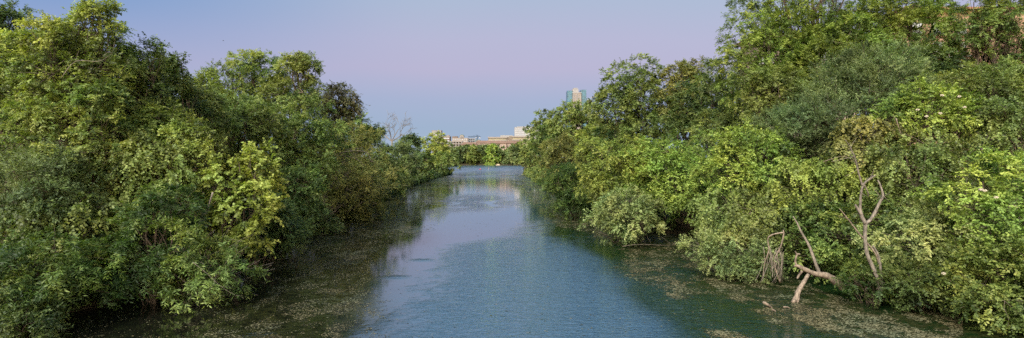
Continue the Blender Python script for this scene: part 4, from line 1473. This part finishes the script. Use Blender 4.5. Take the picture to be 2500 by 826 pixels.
skinned('shirt', [(0, 0, .08, .19), (.02, 0, .30, .17), (.03, 0, .50, .185), (.03, .22, .50, .085), (.15, .30, .40, .07), (.03, -.22, .50, .085), (.15, -.30, .38, .07)],
        [(0, 1), (1, 2), (2, 3), (3, 4), (2, 5), (5, 6)], MATS['shirt_red'], per)
skinned('hair', [(.03, 0, .84, .105), (.0, 0, .76, .095)], [(0, 1)], MATS['hair'], per)
pd_ = thing('paddle', 'double-bladed paddle held across the red kayak', 'paddle', k0 + np.array([0, 0, .55]), math.radians(62))
MB().tube([(.42, 1.15, .30), (.42, 0, -.02), (.42, -1.15, -.32)], .02, 6).build('shaft', MATS['carbon'], pd_)
for s_ in (1, -1):
    MB().prism([(.30, s_ * .30 - .02 * s_ - .0), (.54, s_ * .30), (.54, s_ * .34 + .14 * s_), (.30, s_ * .34 + .14 * s_)], s_ * 1.13, s_ * 1.17).build('blade', MATS['carbon'], pd_)

D2 = H * F / (413.5 - HY)
b0 = np.array([(1193 - 1250) / F * D2, D2, 0])
bd = thing('paddleboard', 'pale paddleboard right of the red kayak', 'paddleboard', b0, math.radians(80))
mb = MB()
pts = []
for i in range(20):
    q = 2 * math.pi * i / 20
    pts.append((math.copysign(abs(math.cos(q)) ** .8, math.cos(q)) * 1.6, math.copysign(abs(math.sin(q)) ** .8, math.sin(q)) * .38))
mb.v = [(x, y, .02) for x, y in pts] + [(x, y, .14) for x, y in pts]
mb.f = [tuple(reversed(range(20))), tuple(range(20, 40))] + [(i, (i + 1) % 20, 20 + (i + 1) % 20, 20 + i) for i in range(20)]
mb.build('deck', MATS['board_white'], bd)
MB().box(-1.3, -1.1, -.01, .01, -.18, .019).build('fin', MATS['carbon'], bd)
per = thing('person', 'person in dark clothes standing on the pale paddleboard', 'person', b0 + np.array([0, 0, .14]), math.radians(80))
J = [(0, 0, .92, .13), (0, 0, 1.15, .12), (0, 0, 1.38, .14), (.02, 0, 1.50, .05), (.03, 0, 1.58, .08), (.03, 0, 1.68, .085),
     (0, .20, 1.38, .055), (.14, .26, 1.14, .042), (.30, .18, 1.00, .035), (0, -.20, 1.38, .055), (.16, -.22, 1.22, .042), (.34, -.02, 1.34, .035),
     (.02, .12, .86, .09), (.06, .16, .48, .06), (0, .17, .08, .045), (.16, .18, .04, .04), (.02, -.12, .86, .09), (.06, -.16, .48, .06), (0, -.17, .08, .045), (.16, -.18, .04, .04)]
E = [(0, 1), (1, 2), (2, 3), (3, 4), (4, 5), (2, 6), (6, 7), (7, 8), (2, 9), (9, 10), (10, 11), (0, 12), (12, 13), (13, 14), (14, 15), (0, 16), (16, 17), (17, 18), (18, 19)]
skinned('body', J, E, MATS['skin'], per)
skinned('shirt', [(0, 0, .95, .17), (0, 0, 1.15, .16), (0, 0, 1.38, .175), (0, .22, 1.38, .08), (.08, .26, 1.26, .065), (0, -.22, 1.38, .08), (.10, -.26, 1.30, .065)],
        [(0, 1), (1, 2), (2, 3), (3, 4), (2, 5), (5, 6)], MATS['cloth_navy'], per)
skinned('shorts', [(0, 0, .93, .165), (.02, .12, .86, .12), (.05, .15, .58, .095), (.02, -.12, .86, .12), (.05, -.15, .58, .095)], [(0, 1), (1, 2), (0, 3), (3, 4)], MATS['cloth_navy'], per)
skinned('hair', [(.01, 0, 1.70, .10), (-.02, 0, 1.62, .09)], [(0, 1)], MATS['hair'], per)
pd_ = thing('paddle', 'long single-bladed paddle held by the standing paddler', 'paddle', b0 + np.array([0, 0, .14]), math.radians(80))
MB().tube([(.34, -.02, 1.42), (.30, .20, .98), (.24, .46, .30)], .018, 6).build('shaft', MATS['carbon'], pd_)
MB().tube([(.24, .46, .30), (.235, .50, .18), (.22, .56, -.08)], [.02, .09, .07], 6).build('blade', MATS['carbon'], pd_)

o0 = P(545, 100, 75)
bird = thing('bird', 'tiny dark bird flying in the sky at the upper left', 'bird', o0, .6)
bird.scale = (.6, .6, .6)
mb = MB()
mb.tube([(-.22, 0, 0), (-.10, 0, .01), (.02, 0, .02), (.12, 0, .02), (.17, 0, .03), (.22, 0, .02)], [.012, .04, .055, .035, .03, .005], 8)
mb.build('body', MATS['carbon'], bird, smooth=True)
for s_ in (1, -1):
    mb = MB()
    mb.v = [(.08, 0, .03), (.10, s_ * .16, .09), (.02, s_ * .36, .06), (-.06, s_ * .15, .07), (-.05, 0, .02)] + [(.08, 0, .015), (.10, s_ * .16, .075), (.02, s_ * .36, .05), (-.06, s_ * .15, .055), (-.05, 0, .005)]
    mb.f = [(0, 1, 3, 4), (1, 2, 3), (9, 8, 6, 5), (8, 7, 6), (0, 5, 6, 1), (1, 6, 7, 2), (2, 7, 8, 3), (3, 8, 9, 4), (4, 9, 5, 0)]
    mb.build('wing', MATS['carbon'], bird)

print('leaves', N_LEAVES[0])
